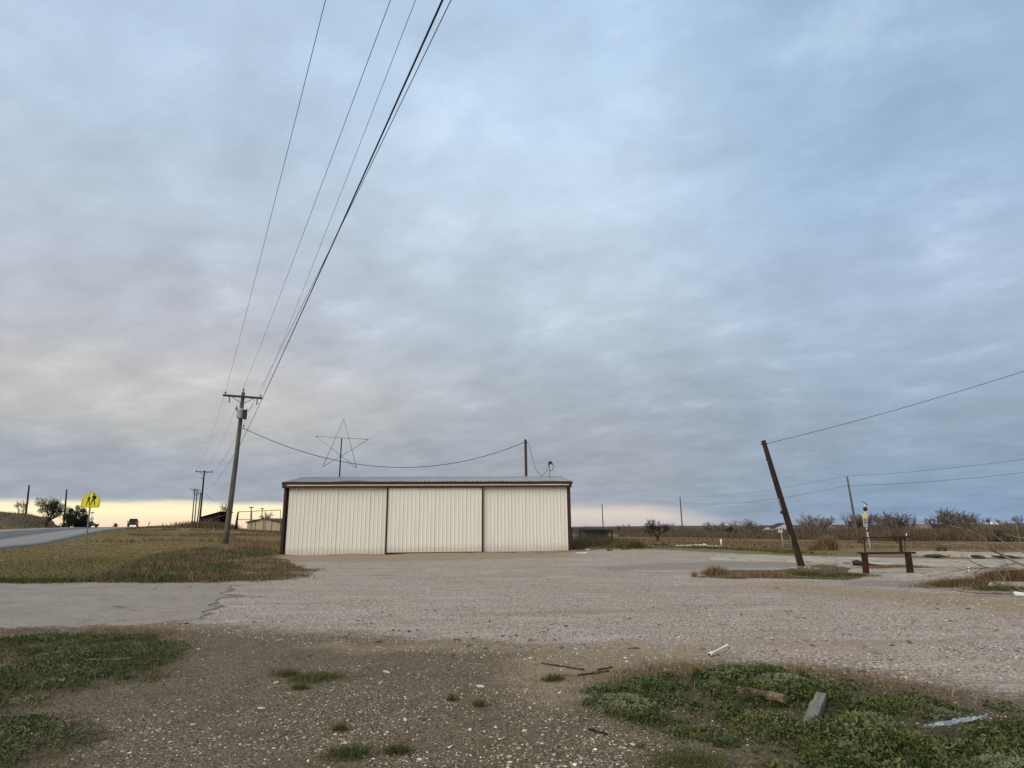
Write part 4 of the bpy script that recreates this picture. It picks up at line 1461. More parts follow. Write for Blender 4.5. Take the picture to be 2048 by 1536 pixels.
# ------------------------------------------------------------------ dark pickup on the crest, and a smaller car
def build_vehicle(name, label, pos, rz, cat='car', tall=1.0):
    root = thing(name, label, cat, pos, rz)
    h = tall
    # body along y (front at -y), width along x
    prof = [(-2.3, 0.45), (-2.3, 0.85 * h), (-2.05, 1.02 * h), (-0.95, 1.10 * h), (2.25, 1.10 * h), (2.35, 0.95 * h), (2.35, 0.45)]
    body = MB()
    n = len(prof)
    V = []
    for sx, ins in ((-0.97, 0.06), (-0.90, 0.0), (0.90, 0.0), (0.97, 0.06)):
        for y, z in prof:
            V.append((sx, y * (1 - ins * 0.3), z - (ins if z > 0.9 else -ins * 0.4)))
    F = [tuple(range(n - 1, -1, -1)), tuple(range(3 * n, 4 * n))]
    for k in range(3):
        for i in range(n):
            j = (i + 1) % n
            F.append((k * n + i, k * n + j, (k + 1) * n + j, (k + 1) * n + i))
    body.add(V, F)
    bo = body.build('body', M_carpaint, root)
    cab = MB()
    lo = [(-0.88, -1.0, 1.08 * h), (0.88, -1.0, 1.08 * h), (0.88, 2.1, 1.08 * h), (-0.88, 2.1, 1.08 * h)]
    hi = [(-0.68, -0.25, 1.78 * h), (0.68, -0.25, 1.78 * h), (0.70, 1.75, 1.76 * h), (-0.70, 1.75, 1.76 * h)]
    cab.add(lo + hi, [(0, 1, 5, 4), (1, 2, 6, 5), (2, 3, 7, 6), (3, 0, 4, 7), (4, 5, 6, 7)])
    co = cab.build('cabin', M_carpaint, root)

    def glass(a, b_, c_, d_, nm):
        A = [np.array(q, float) for q in (a, b_, c_, d_)]
        ctr = sum(A) / 4
        A = [ctr + (q - ctr) * 0.84 for q in A]
        nn = np.cross(A[1] - A[0], A[3] - A[0])
        nn /= np.linalg.norm(nn)
        MB().add([q + nn * 0.012 for q in A] + [q - nn * 0.01 for q in A], [(0, 1, 2, 3), (0, 4, 5, 1), (1, 5, 6, 2), (2, 6, 7, 3), (3, 7, 4, 0)]).build(nm, M_glass, co)
    glass(lo[0], lo[1], hi[1], hi[0], 'windscreen')
    glass(lo[1], lo[2], hi[2], hi[1], 'side_window')
    glass(lo[3], lo[0], hi[0], hi[3], 'side_window')
    glass(lo[2], lo[3], hi[3], hi[2], 'rear_window')
    for x in (-0.86, 0.86):
        for y in (-1.5, 1.5):
            w = MB()
            sx = 1 if x > 0 else -1
            w.tube([(x - 0.12 * sx, y, 0.36), (x - 0.10 * sx, y, 0.36), (x + 0.09 * sx, y, 0.36), (x + 0.11 * sx, y, 0.36)], [0.30, 0.36, 0.36, 0.30], 16)
            wo = w.build('wheel', M_tyre, root)
            MB().tube([(x + 0.112 * sx, y, 0.36), (x + 0.125 * sx, y, 0.36)], [0.2, 0.18], 12).build('rim', M_steel, wo)
    for x in (-0.72, 0.72):
        MB().bbox((x - 0.16, -2.325, 0.78), (x + 0.16, -2.29, 0.93), 0.01).build('headlight', M_xfmr, root)
        MB().bbox((x - 0.14, 2.34, 0.72), (x + 0.14, 2.37, 0.95), 0.01).build('tail_light', M_lamp, root)
        MB().bbox((x * 1.45 - 0.1, -0.72, 1.12 * h), (x * 1.45 + 0.1, -0.60, 1.30 * h), 0.02).build('mirror', M_carpaint, root)
    MB().bbox((-0.9, -2.40, 0.42), (0.9, -2.28, 0.66), 0.03).build('bumper', M_darksteel, root)
    MB().bbox((-0.9, 2.33, 0.42), (0.9, 2.45, 0.66), 0.03).build('bumper', M_darksteel, root)
    return root


cp = onground(265.5, 142)
build_vehicle('car', 'dark sport utility vehicle coming over the road crest', (cp[0], cp[1], cp[2] + 0.07), math.atan2(-84, 140) * -1 * 0.9, tall=1.0)
cp2 = onground(176.5, 150)
build_vehicle('car', 'far dark car half hidden by crest under the dark evergreen clump', (cp2[0], cp2[1], cp2[2] + 0.03), 1.2, tall=0.85)

# street name post with diamond sign beyond the crest
Yd = 138
sb = onground(181.5, Yd)
sp = thing('street_sign', 'distant thin sign post with grey diamond and street name blade', 'road sign', sb)
MB().tube([(0, 0, -0.2), rel(at(184, 1029, Yd), sb)], 0.05, 6).build('post', M_post, sp, True)
dc = rel(at(183.6, 1037.8, Yd - 0.1), sb)
MB().prism([(dc[0] - 0.5, dc[2]), (dc[0], dc[2] - 0.55), (dc[0] + 0.5, dc[2]), (dc[0], dc[2] + 0.55)], dc[1] - 0.02, dc[1] + 0.01, 'y').build('diamond_panel', M_xfmr, sp)
dc2 = rel(at(183.6, 1044.5, Yd - 0.1), sb)
MB().prism([(dc2[0] - 0.22, dc2[2] + 0.3), (dc2[0] + 0.22, dc2[2] + 0.3), (dc2[0] + 0.1, dc2[2] - 0.9), (dc2[0] - 0.1, dc2[2] - 0.9)], dc2[1] - 0.02, dc2[1] + 0.01, 'y').build('lower_panel', M_darksteel, sp)
dn = rel(at(184.6, 1025.3, Yd - 0.1), sb)
MB().bbox((dn[0] - 0.38, dn[1] - 0.02, dn[2] - 0.1), (dn[0] + 0.38, dn[1] + 0.02, dn[2] + 0.1), 0.008).build('name_blade', M_darksteel, sp)
MB().tube([rel(at(184, 1029, Yd), sb), dn], 0.035, 6).build('bracket', M_post, sp, True)

# ------------------------------------------------------------------ structures left of the hangar
def gable_building(name, label, px0, px1, Y, eave_py, ridge_py, depth, mw, mr, cat='building', panels=0, rz=0.0, windows=()):
    a, b = onground(px0, Y), onground(px1, Y)
    zb = min(a[2], b[2]) - 0.2
    W = b[0] - a[0]
    eh = at((px0 + px1) / 2, eave_py, Y)[2] - zb
    rh = at((px0 + px1) / 2, ridge_py, Y)[2] - zb
    root = thing(name, label, cat, (a[0], a[1], zb), rz)
    if panels:
        pw = W / panels
        for k in range(panels):
            x0, x1 = k * pw + 0.01, (k + 1) * pw - 0.01

            def zt(x):
                return eh + (rh - eh) * (1 - abs(x - W / 2) / (W / 2))
            poly = [(x0, 0), (x1, 0), (x1, zt(x1) - 0.02)]
            if x0 < W / 2 < x1:
                poly.append((W / 2, rh - 0.02))
            poly.append((x0, zt(x0) - 0.02))
            MB().prism(poly, 0.0, 0.06, 'y').build('wall_panel', mw, root)
            if k:
                MB().box((k * pw - 0.04, -0.03, 0), (k * pw + 0.04, -0.002, zt(k * pw) - 0.05)).build('batten', M_barnroof, root)
        MB().box((0.02, 0.08, 0), (W - 0.02, depth, eh - 0.05)).build('side_walls', mw, root)
    else:
        MB().prism([(0, 0), (W, 0), (W, eh), (W / 2, rh - 0.02), (0, eh)], 0.0, depth, 'y').build('wall', mw, root)
    o = W * 0.04
    for s in (0, 1):
        if s == 0:
            q = [(-o, eh - 0.05), (W / 2, rh + 0.03), (W / 2, rh + 0.17), (-o, eh + 0.09)]
        else:
            q = [(W + o, eh - 0.05), (W + o, eh + 0.09), (W / 2 + 0.003, rh + 0.17), (W / 2 + 0.003, rh + 0.03)]
        MB().prism(q, -0.25, depth + 0.25, 'y').build('roof', mr, root)
    for (u0, u1, v0, v1) in windows:
        f = MB().bbox((u0 * W, -0.06, v0 * eh), (u1 * W, -0.005, v1 * eh), 0.01).build('window', M_window, root)
    return root


gable_building('shed', 'low tan gabled metal shed with dark roof edge behind hangar corner', 494, 560, 100, 1044.5, 1038, 9, M_barn, M_barnroof, 'shed', panels=4)

# slanted black shed
a, b = onground(400, 98), onground(437.5, 98)
ls = thing('lean_to_shed', 'black lean-to shed with one slanting roof beside far pole', 'shed', (a[0], a[1], min(a[2], b[2]) - 0.1))
W = b[0] - a[0]
h0 = at(400, 1036, 98)[2] - ls.location.z
h1 = at(437, 1025, 98)[2] - ls.location.z
nb = 9
for k in range(nb):
    x0, x1 = W * k / nb + 0.015, W * (k + 1) / nb - 0.015
    MB().prism([(x0, 0.0 if k < nb - 3 else 0.3), (x1, 0.0 if k < nb - 3 else 0.3), (x1, h0 + (h1 - h0) * x1 / W), (x0, h0 + (h1 - h0) * x0 / W)], 0.0, 0.05, 'y').build('board', M_darkshed, ls)
MB().prism([(0.05, 0), (W - 0.05, 0), (W - 0.05, h1 - 0.05), (0.05, h0 - 0.05)], 3.9, 4.0, 'y').build('back_wall', M_darkshed, ls)
MB().prism([(-0.15, h0 + 0.0), (W + 0.2, h1 + 0.05), (W + 0.2, h1 + 0.17), (-0.15, h0 + 0.12)], -0.3, 4.2, 'y').build('roof', M_darkshed, ls)
for x in (0.08, W - 0.05):
    MB().box((x - 0.09, -0.12, -0.2), (x + 0.09, -0.005, h0 if x < 1 else h1)).build('post', M_darkshed, ls)

# tall pipe frame fence
fp = thing('pipe_fence', 'tall thin pipe frame fence between far shed and hangar corner', 'fence', onground(473, 88))
fo = np.array(fp.location)


def fl(px, py, Y):
    return rel(at(px, py, Y), fo)


MB().tube([fl(472, 1058, 88), fl(473.5, 1042, 88), fl(476.5, 1023.5, 88)], [0.22, 0.16, 0.10], 8).build('post', M_darksteel, fp, True)
for px, pt_, pb_ in ((503, 1022.5, 1062), (530, 1021.5, 1064), (560.5, 1020.2, 1068)):
    MB().tube([fl(px, pb_, 86), fl(px + 0.8, pt_, 86)], 0.045, 6).build('post', M_post, fp, True)
for py0, py1 in ((1023.7, 1020.0), (1039, 1040.5)):
    MB().tube([fl(476, py0, 87.5), fl(520, (py0 + py1) / 2, 86.5), fl(561, py1, 86)], 0.045, 6).build('rail', M_post, fp, True)
for px, t_, b_, Y, lab in ((502, 1014.5, 1062, 125, 'light pole with short crossbar standing left behind the tan shed'), (524, 1017, 1060, 140, 'thin pole standing behind ridge of the tan shed')):
    q = onground(px - 0.5, Y)
    o = thing('light_pole', lab, 'pole', q)
    tl = rel(at(px + 0.6, t_, Y), q)
    MB().tube([(0, 0, -0.2), tl], [0.13, 0.09], 8).build('pole', M_farwood, o, True)
    MB().box(tuple(tl + np.array((-0.35, -0.1, -0.12))), tuple(tl + np.array((0.35, 0.1, 0.06)))).build('crossbar', M_farwood, o)

# small posts on the crest
for px, h, lab in ((297, 0.85, 'short fence post on grass crest right of the vehicle'), (324, 0.45, 'tiny stake on the grass crest, middle one'), (351, 0.7, 'leaning fence post on crest nearest the black shed')):
    q = onground(px, 124)
    o = MB().tube([(0, 0, -0.2), (0.03, 0, h * 0.6), (0.08, 0, h + 0.25)], [0.09, 0.08, 0.07], 7).build('fence_post', M_farwood, smooth=True, loc=tuple(q))
    tag(o, lab, 'post', 'posts on the grass crest')

# ------------------------------------------------------------------ dark mesh fence right of the hangar
mf = thing('mesh_fence', 'dark chain-link fence panel just right of the hangar', 'fence', onground(1143, 62))
mo = np.array(mf.location)


def ml(px, py, Y):
    return rel(at(px, py, Y), mo)


def fY(px):
    return 62 + (px - 1143) * 0.06


for px, t_, b_ in ((1144, 1057, 1084), (1160, 1057, 1083), (1202, 1058.5, 1083), (1223.5, 1060, 1083)):
    MB().tube([ml(px, b_, fY(px)), ml(px, t_, fY(px))], 0.06 if px < 1220 else 0.10, 8).build('post', M_darksteel, mf, True)
MB().tube([ml(1142, 1057, fY(1142)), ml(1180, 1058.3, fY(1180)), ml(1224, 1060, fY(1224))], 0.04, 6).build('top_rail', M_darksteel, mf, True)
MB().tube([ml(1142, 1061, fY(1142)), ml(1224, 1064, fY(1224))], 0.025, 6).build('middle_rail', M_darksteel, mf, True)
# woven wire
w_ = MB()
for k in range(150):
    u = k / 150.0
    for s in (-1, 1):
        p0 = 1143 + 80 * u
        p1 = p0 + s * 12
        if not (1143 <= p1 <= 1224):
            continue
        dense = p0 > 1166
        if not dense and k % 2:
            continue
        w_.beam(ml(p0, 1060, fY(p0)), ml(p1, 1080, fY(p1)), 0.010, 0.010)
o = w_.build('wire_mesh', M_darksteel, mf)
o['kind'] = 'stuff'

# ------------------------------------------------------------------ vegetation
def bare_tree_mesh(seed, H=6.0, levels=5, spread=0.62, trunk=0.22, low=0.2, lean=0.0, twig=0.018):
    rnd = random.Random(seed)
    T, B = MB(), MB()

    def grow(p, d, L, r, lev):
        pts, rad = [p], [r]
        q, dd = p.copy(), d.copy()
        for k in range(3):
            dd = dd + np.array([rnd.gauss(0, 0.13) for _ in range(3)])
            dd[2] += 0.05
            dd /= np.linalg.norm(dd)
            q = q + dd * L / 3
            pts.append(q.copy())
            rad.append(max(r * (1 - 0.42 * (k + 1) / 3), twig))
        (T if lev == 0 else B).tube(pts, rad, 7 if lev == 0 else (5 if lev < 2 else 3), caps=False)
        if lev >= levels:
            return
        nch = {0: rnd.randint(4, 6), 1: rnd.randint(4, 5), 2: rnd.randint(3, 4)}.get(lev, 3)
        for c in range(nch):
            t = 0.35 + 0.65 * (c + rnd.random() * 0.7) / nch if lev else 0.55 + 0.45 * (c + 1) / nch
            t = min(t, 1.0)
            x = t * 3
            i = min(int(x), 2)
            base = pts[i] * (1 - (x - i)) + pts[i + 1] * (x - i)
            az = rnd.random() * 2 * math.pi
            ang = rnd.uniform(0.35, 0.95) * (1.0 if lev else 0.9)
            a = np.cross(dd, (0, 0, 1.0) if abs(dd[2]) < 0.95 else (1.0, 0, 0))
            a /= np.linalg.norm(a)
            bb = np.cross(dd, a)
            nd = dd * math.cos(ang) + (a * math.cos(az) + bb * math.sin(az)) * math.sin(ang)
            nd[2] += 0.12
            nd /= np.linalg.norm(nd)
            grow(base, nd, L * rnd.uniform(0.55, 0.8) * (spread / 0.62 if lev == 0 else 1), max(rad[i] * 0.6, twig), lev + 1)
    grow(np.array((0, 0, -0.15)), np.array((lean, 0, 1.0)), H * (0.30 + low * 0.3), trunk, 0)
    top = max(v[2] for v in B.v)
    k = H / top
    T.v = [tuple(c * k for c in v) for v in T.v]
    B.v = [tuple(c * k for c in v) for v in B.v]
    return T, B


TREE_SRC = []
for sd_, kw in ((11, dict(spread=0.75)), (12, dict(spread=0.95, low=0.0)), (13, dict(spread=0.6, low=0.5)), (14, dict(spread=0.9, low=0.1, lean=0.25)), (15, dict(spread=0.7, low=0.3, lean=-0.2)), (16, dict(spread=0.85, low=0.05))):
    T, B = bare_tree_mesh(sd_, twig=0.023, levels=4, **kw)
    mt = bpy.data.meshes.new('trunk')
    mt.from_pydata(T.v, [], T.f)
    mt.materials.append(M_bark)
    mc = bpy.data.meshes.new('crown')
    mc.from_pydata(B.v, [], B.f)
    mc.materials.append(M_bark)
    TREE_SRC.append((mt, mc))


def bare_tree(px, Y, top_py, label, src, wide=1.0, rz=None, group=None, name='bare_tree', base=None):
    g = onground(px, Y) if base is None else base
    H = at(px, top_py, Y)[2] - g[2]
    root = thing(name, label, 'tree', g, rz if rz is not None else random.uniform(0, 6.28), group)
    k = H / 6.0
    for nm, me in zip(('trunk', 'crown'), TREE_SRC[src]):
        o = bpy.data.objects.new(nm, me)
        COL.objects.link(o)
        o.parent = root
        o.scale = (k * wide, k * wide, k)
    return root


def leaf_cloud(centers, radii, n, size, seed, flat=1.0):
    rs = np.random.RandomState(seed)
    centers, radii = np.array(centers, float), np.array(radii, float)
    w = radii ** 2
    idx = rs.choice(len(centers), n, p=w / w.sum())
    d = rs.normal(size=(n, 3))
    d /= np.linalg.norm(d, axis=1)[:, None]
    rad = radii[idx] * (0.45 + 0.65 * rs.random_sample(n) ** 0.6)
    P = centers[idx] + d * rad[:, None] * np.array((1, 1, flat))
    tv = [(-0.5, 0, 0), (0, -0.28, 0.12), (0.5, 0, 0), (0, 0.28, 0.12)]
    V, T = instances(tv, [(0, 1, 2), (0, 2, 3)], P, rs.random_sample(n) * 6.28, size * rs.uniform(0.6, 1.4, n), rs.uniform(-1.4, 1.4, n), rs.uniform(-1.4, 1.4, n))
    return V, T, np.repeat(rs.random_sample(n), 4), np.repeat(rs.random_sample(n), 4)


# lone leafless mesquite beside the fence, treeline in the right field
lg = onground(1311, 66)
lone = thing('bare_tree', 'lone bare dark tree in field between mesh fence and thin pole', 'tree', lg)
T, B = bare_tree_mesh(23, H=at(1311, 1036, 66)[2] - lg[2], levels=5, spread=1.0, low=-0.2, trunk=0.13, twig=0.008)
B.v = [(x * 1.35, y * 1.2, z) for x, y, z in B.v]
T.build('trunk', M_bark2, lone)
B.build('crown', M_bark2, lone)
row1 = [(1238, 150, 1053, 0), (1252, 155, 1052, 2), (1268, 150, 1054, 4), (1284, 152, 1057, 5), (1338, 140, 1050, 3), (1352, 150, 1058, 0), (1395, 150, 1060, 5), (1412, 148, 1046, 1), (1434, 150, 1046, 0), (1452, 152, 1057, 2), (1474, 140, 1040, 3), (1496, 150, 1047, 4), (1514, 152, 1051, 5)]
words = ['first', 'second', 'third', 'fourth', 'fifth', 'sixth', 'seventh', 'eighth', 'ninth', 'tenth', 'eleventh', 'twelfth', 'thirteenth', 'fourteenth', 'fifteenth', 'sixteenth', 'seventeenth']
for i, (px, Y, tp, s) in enumerate(row1):
    bare_tree(px, Y, tp - 4.5, words[i] + ' bare tree from the left in treeline between hangar and leaning pole', s, 1.5, group='treeline left of the leaning pole')
row2 = [(1612, 170, 1034, 1), (1630, 165, 1028, 5), (1648, 172, 1034, 0), (1690, 165, 1028, 4), (1708, 168, 1034, 2), (1726, 168, 1030, 3), (1746, 165, 1025, 3), (1764, 170, 1030, 0), (1786, 165, 1026, 3), (1803, 168, 1031, 4), (1818, 170, 1038, 2), (1875, 180, 1030, 5), (1893, 175, 1019, 1), (1914, 178, 1018, 0), (1934, 178, 1023, 3), (1952, 180, 1030, 5)]
for i, (px, Y, tp, s) in enumerate(row2):
    bare_tree(px, Y, tp - 5.0, words[i] + ' bare tree from the leaning pole in treeline on the right', s, 1.45, group='treeline right of the leaning pole')
for px, Y, tp, s, lab in ((1983, 300, 1034, 2, 'small far tree left of two tiny white roofs'), (2000, 310, 1036, 0, 'small far tree between two tiny white roofs'), (2016, 300, 1040, 1, 'small far tree right of two tiny white roofs'), (2038, 280, 1027, 5, 'far dark tree at right edge of the skyline')):
    bare_tree(px, Y, tp, lab, s, 1.0)
bare_tree(453, 104, 1000, 'spreading bare tree behind the base of near utility pole', 5, 0.75, rz=2.0)
bare_tree(537, 150, 1022, 'small bare tree behind roof of the tan shed', 2, 1.0)
bare_tree(33, 118, 1000, 'thin leafless sapling on bank at far left', 4, 0.75, rz=1.0)
bare_tree(44, 112, 997, 'forked leafless tree beside far left leaning pole', 2, 0.6, rz=0.4)

# oak with dull leaves on the left bank
og = onground(91, 112)
H = at(92, 991, 112)[2] - og[2]
oak = thing('oak_tree', 'round dark oak on the left bank between two poles', 'tree', og)
T, B = bare_tree_mesh(31, H=H, levels=5, spread=0.95, low=0.05, trunk=0.3, twig=0.022)
T.build('trunk', M_bark2, oak)
cr = B.build('crown', M_bark2, oak)
rs = np.random.RandomState(5)
cs = [(rs.uniform(-1.6, 1.6), rs.uniform(-1.4, 1.4), H * rs.uniform(0.45, 0.88)) for _ in range(26)]
V, T_, va, br = leaf_cloud(cs, [rs.uniform(0.35, 0.65) for _ in cs], 2600, 0.15, 6, 0.7)
mesh_np('leaves', V, T_, M_oakleaf, oak, va, br)


def evergreen(px, Y, top, label, halfw, seed, n=5200):
    g = onground(px, Y)
    Hh = at(px, top, Y)[2] - g[2]
    root = thing('evergreen_tree', label, 'tree', g)
    MB().tube([(0, 0, -0.2), (0.05, 0, Hh * 0.5), (0, 0, Hh * 0.9)], [0.16, 0.1, 0.03], 7).build('trunk', M_bark2, root, True)
    rs = np.random.RandomState(seed)
    cs, rd = [], []
    for _ in range(30):
        t = rs.random_sample()
        w = halfw * (1 - t) ** 0.6 * 1.0 + 0.12
        a = rs.random_sample() * 6.28
        q = rs.random_sample() ** 0.5 * w * 0.75
        cs.append((q * math.cos(a), q * math.sin(a), Hh * (0.06 + 0.88 * t)))
        rd.append(0.25 + 0.42 * halfw * (1 - t * 0.7) * rs.uniform(0.5, 1.0))
    V, T_, va, br = leaf_cloud(cs, rd, n, 0.16, seed + 1, 0.9)
    mesh_np('crown', V, T_, M_everg, root, va, br)
    return root


evergreen(150, 124, 1007, 'tall pointed juniper in the middle of dark evergreen clump', 1.5, 41)
evergreen(162, 126, 1015, 'right juniper of the dark evergreen clump by the road', 1.4, 42)
evergreen(138, 123, 1016, 'left juniper of the dark evergreen clump on the bank', 1.3, 43)
evergreen(167, 128, 1030, 'low juniper at foot of the evergreen clump beside the road', 1.1, 44, 3000)
evergreen(231, 150, 1048, 'tiny bush on the road crest left of the vehicle', 0.5, 45, 500)
evergreen(1462, 142, 1052, 'dark cedar in the treeline near the white fallen pole', 1.6, 46, 3500)
evergreen(1995, 130, 1062, 'dark green round bush in the right field brush', 2.4, 47, 3000)


# brush belt under the treeline: nobody could count it
def twigs(n, px0, px1, Y0, Y1, hfun, seed, wid=0.05):
    rs = np.random.RandomState(seed)
    px = rs.uniform(px0, px1, n)
    Y = rs.uniform(Y0, Y1, n)
    X = (px - 1024) / FPX * Y * 1.025
    Z = terrain(X, Y)
    h = hfun(px) * rs.uniform(0.35, 1.0, n) * np.clip(2.3 * fbm(X, Y * 0.4, 0.11, seed) - 0.45, 0.18, 1.6)
    tv = [(-0.5, 0, 0), (0.5, 0, 0), (0.25, 0, 0.6), (-0.25, 0, 0.6), (0.0, 0, 1.0)]
    tf = [(0, 1, 2), (0, 2, 3), (3, 2, 4)]
    # clumps start at varied heights so that the mass fills in
    z0 = rs.random_sample(n) * h * 0.65
    sc = np.stack([np.full(n, wid) * rs.uniform(0.6, 1.6, n), np.ones(n), h - z0 * 0.6], 1)
    V, T = instances(tv, tf, np.stack([X, Y, Z - 0.05 + z0], 1), rs.uniform(-0.6, 0.6, n), sc, rs.uniform(-0.3, 0.3, n), rs.uniform(-0.6, 0.6, n))
    return V, T, np.repeat(rs.random_sample(n), 5), np.repeat(rs.random_sample(n), 5)


def h_right(px):
    return np.interp(px, [1220, 1300, 1380, 1450, 1540, 1600, 1700, 1800, 1860, 1950, 2060, 2200], [1.1, 1.1, 1.3, 1.8, 1.9, 2.2, 2.6, 2.8, 3.0, 3.5, 3.2, 3.0])


V, T_, va, br = twigs(60000, 1222, 2230, 128, 172, h_right, 61, 0.075)
o = mesh_np('brush_thicket', V, T_, M_brush, None, va, br)
tag(o, 'dense brown winter brush along the foot of the right treeline', 'brush', kind='stuff')
V, T_, va, br = twigs(26000, 1150, 1720, 240, 330, lambda p: np.interp(p, [1150, 1240, 1400, 1500, 1720], [2.0, 3.0, 3.2, 2.8, 2.6]), 63, 0.10)
o = mesh_np('brush_thicket', V, T_, M_brush, None, va, br)
tag(o, 'far grey brush on the horizon between hangar and white houses', 'brush', kind='stuff')
V, T_, va, br = twigs(9000, 395, 500, 96, 108, lambda p: np.interp(p, [395, 440, 460, 500], [0.4, 0.5, 1.2, 1.2]), 62, 0.05)
o = mesh_np('brush_thicket', V, T_, M_brush, None, va, br)
tag(o, 'low dark brush between black shed and tan shed', 'brush', kind='stuff')

# ------------------------------------------------------------------ far houses
gable_building('house', 'white far house with dark gabled roof just left of the leaning pole', 1549, 1592, 330, 1056, 1046.5, 9, M_housewhite, M_houseroof, 'house', windows=((0.1, 0.2, 0.35, 0.75), (0.3, 0.4, 0.35, 0.75), (0.55, 0.65, 0.35, 0.75), (0.8, 0.9, 0.35, 0.75)))
gable_building('house', 'small white far house left of the larger white house', 1525, 1544, 335, 1058, 1053.5, 8, M_housewhite, M_houseroof, 'house', windows=((0.2, 0.35, 0.35, 0.7), (0.6, 0.75, 0.35, 0.7)))
gable_building('house', 'pale far house glimpsed through trees left of the white houses', 1496, 1512, 340, 1059, 1054, 8, M_housewhite, M_houseroof, 'house', windows=((0.4, 0.6, 0.35, 0.7),))
gable_building('house', 'reddish roofed far house behind first trees right of leaning pole', 1646, 1672, 300, 1054, 1048, 9, M_tanbuild, M_barnroof, 'house', windows=((0.2, 0.3, 0.3, 0.7), (0.7, 0.8, 0.3, 0.7)))
gable_building('house', 'pale low far house right of the leaning pole', 1597, 1612, 320, 1059, 1056, 8, M_housewhite, M_houseroof, 'house', windows=((0.4, 0.6, 0.3, 0.7),))
gable_building('house', 'tiny white roofed far house, left of two on right skyline', 1983, 1993, 420, 1048.5, 1044.5, 6, M_housewhite, M_white, 'house', windows=((0.4, 0.6, 0.3, 0.7),))
gable_building('house', 'tiny white roofed far house, right of two on right skyline', 1998, 2008, 420, 1048.5, 1045.5, 6, M_housewhite, M_white, 'house', windows=((0.4, 0.6, 0.3, 0.7),))
a, b = onground(1842, 210), onground(1880, 210)
fb_ = thing('flat_roof_building', 'low tan flat roofed building in brush left of big bare trees', 'building', (a[0], a[1], a[2] - 0.2))
W = b[0] - a[0]
hh = at(1860, 1049, 210)[2] - a[2] + 0.2
MB().box((0, 0, 0), (W, 8, hh)).build('wall', M_tanbuild, fb_)
MB().box((W * 0.55, -0.6, hh * 0.72), (W * 1.7, 7, hh * 0.99)).build('canopy_roof', M_houseroof, fb_)
for x in (0.1, 0.35):
    MB().box((W * x, -0.05, hh * 0.25), (W * (x + 0.12), -0.003, hh * 0.65)).build('window', M_window, fb_)
for x in (1.0, 1.3, 1.6):
    MB().box((W * x, 0.0, 0), (W * x + 0.2, 0.2, hh * 0.715)).build('post', M_houseroof, fb_)

# ------------------------------------------------------------------ things on the right of the lot
# rusted steel frame
YR = 20.9
rb = at(1730, 1147.5, YR)
rb[2] = tz(rb[0], rb[1])
rf_ = thing('rusty_frame', 'rusted steel frame like a bare table on two column legs', 'steel frame', rb)


def rl(px, py, dy=0.0):
    return rel(at(px, py, YR + dy), rb)


def column(pxa, pxb, pya, qxa, qxb, pyb, name):
    A, B_, C_, D_ = rl(pxa, pya), rl(pxb, pya), rl(qxa, pyb), rl(qxb, pyb)
    z0 = -0.05
    V = [(C_[0], -0.03, z0), (D_[0], -0.03, z0), (D_[0], 0.05, z0), (C_[0], 0.05, z0), (A[0], -0.03, A[2]), (B_[0], -0.03, A[2]), (B_[0], 0.05, A[2]), (A[0], 0.05, A[2])]
    V = [(x, y + C_[1], z) for x, y, z in V]
    MB().add(V, [(0, 3, 2, 1), (4, 5, 6, 7), (0, 1, 5, 4), (1, 2, 6, 5), (2, 3, 7, 6), (3, 0, 4, 7)]).build(name, M_rust, rf_)
    # flange plates standing proud
    x0, x1 = C_[0], D_[0]
    MB().bbox((x0 - 0.015, C_[1] - 0.055, z0), (x1 + 0.015, C_[1] - 0.033, z0 + 0.08), 0.004).build('foot_plate', M_rust, rf_)


column(1723.5, 1734.5, 1107.5, 1727.5, 1738, 1148, 'leg')
column(1811, 1821.5, 1107, 1815, 1827.5, 1148, 'leg')
b0, b1 = rl(1716, 1105.6), rl(1830, 1104.9)
MB().bbox((b0[0], b0[1] - 0.07, b0[2] - 0.022), (b1[0], b0[1] + 0.09, b0[2] + 0.018), 0.008).build('top_beam', M_rust, rf_)
MB().bbox((b0[0] + 0.02, b0[1] - 0.06, b0[2] - 0.045), (b1[0] - 0.02, b0[1] - 0.04, b0[2] - 0.024), 0.004).build('beam_lip', M_rust, rf_)
MB().tube([rl(1730.5, 1104), rl(1729, 1090), rl(1728, 1076), rl(1727.5, 1071)], 0.022, 8).build('upright', M_rust, rf_, True)
MB().tube([rl(1729, 1084), rl(1724, 1087), rl(1721.5, 1083), rl(1723, 1078.5), rl(1727, 1076.5)], 0.022, 8).build('hook', M_rust, rf_, True)
MB().beam(rl(1727, 1076), rl(1820, 1073.5), 0.045, 0.04).build('upper_rail', M_rust, rf_)
MB().beam(rl(1787, 1076.5), rl(1812, 1075.5), 0.09, 0.06).build('clamp_plate', M_rust, rf_)
for pa, pb2, r in (((1801.5, 1077), (1804, 1104), 0.028), ((1799, 1078), (1800, 1104), 0.016), ((1809, 1076), (1810.5, 1104), 0.012), ((1790, 1078), (1796, 1087), 0.018), ((1788, 1077), (1787, 1083), 0.02)):
    MB().tube([rl(*pa), rl(*pb2)], r, 7).build('upright', M_rust, rf_, True)
MB().tube([rl(1812.8, 1072), rl(1813, 1066.5)], [0.018, 0.014], 8).build('white_knob', M_pvc, rf_, True)

# solar school beacon
YS = 52
bb_ = onground(1735.5, YS)
sbn = thing('beacon_sign', 'solar powered beacon post with yellow and white sign behind rusty frame', 'road sign', bb_)


def bl(px, py, dy=0.0):
    return rel(at(px, py, YS + dy), bb_)


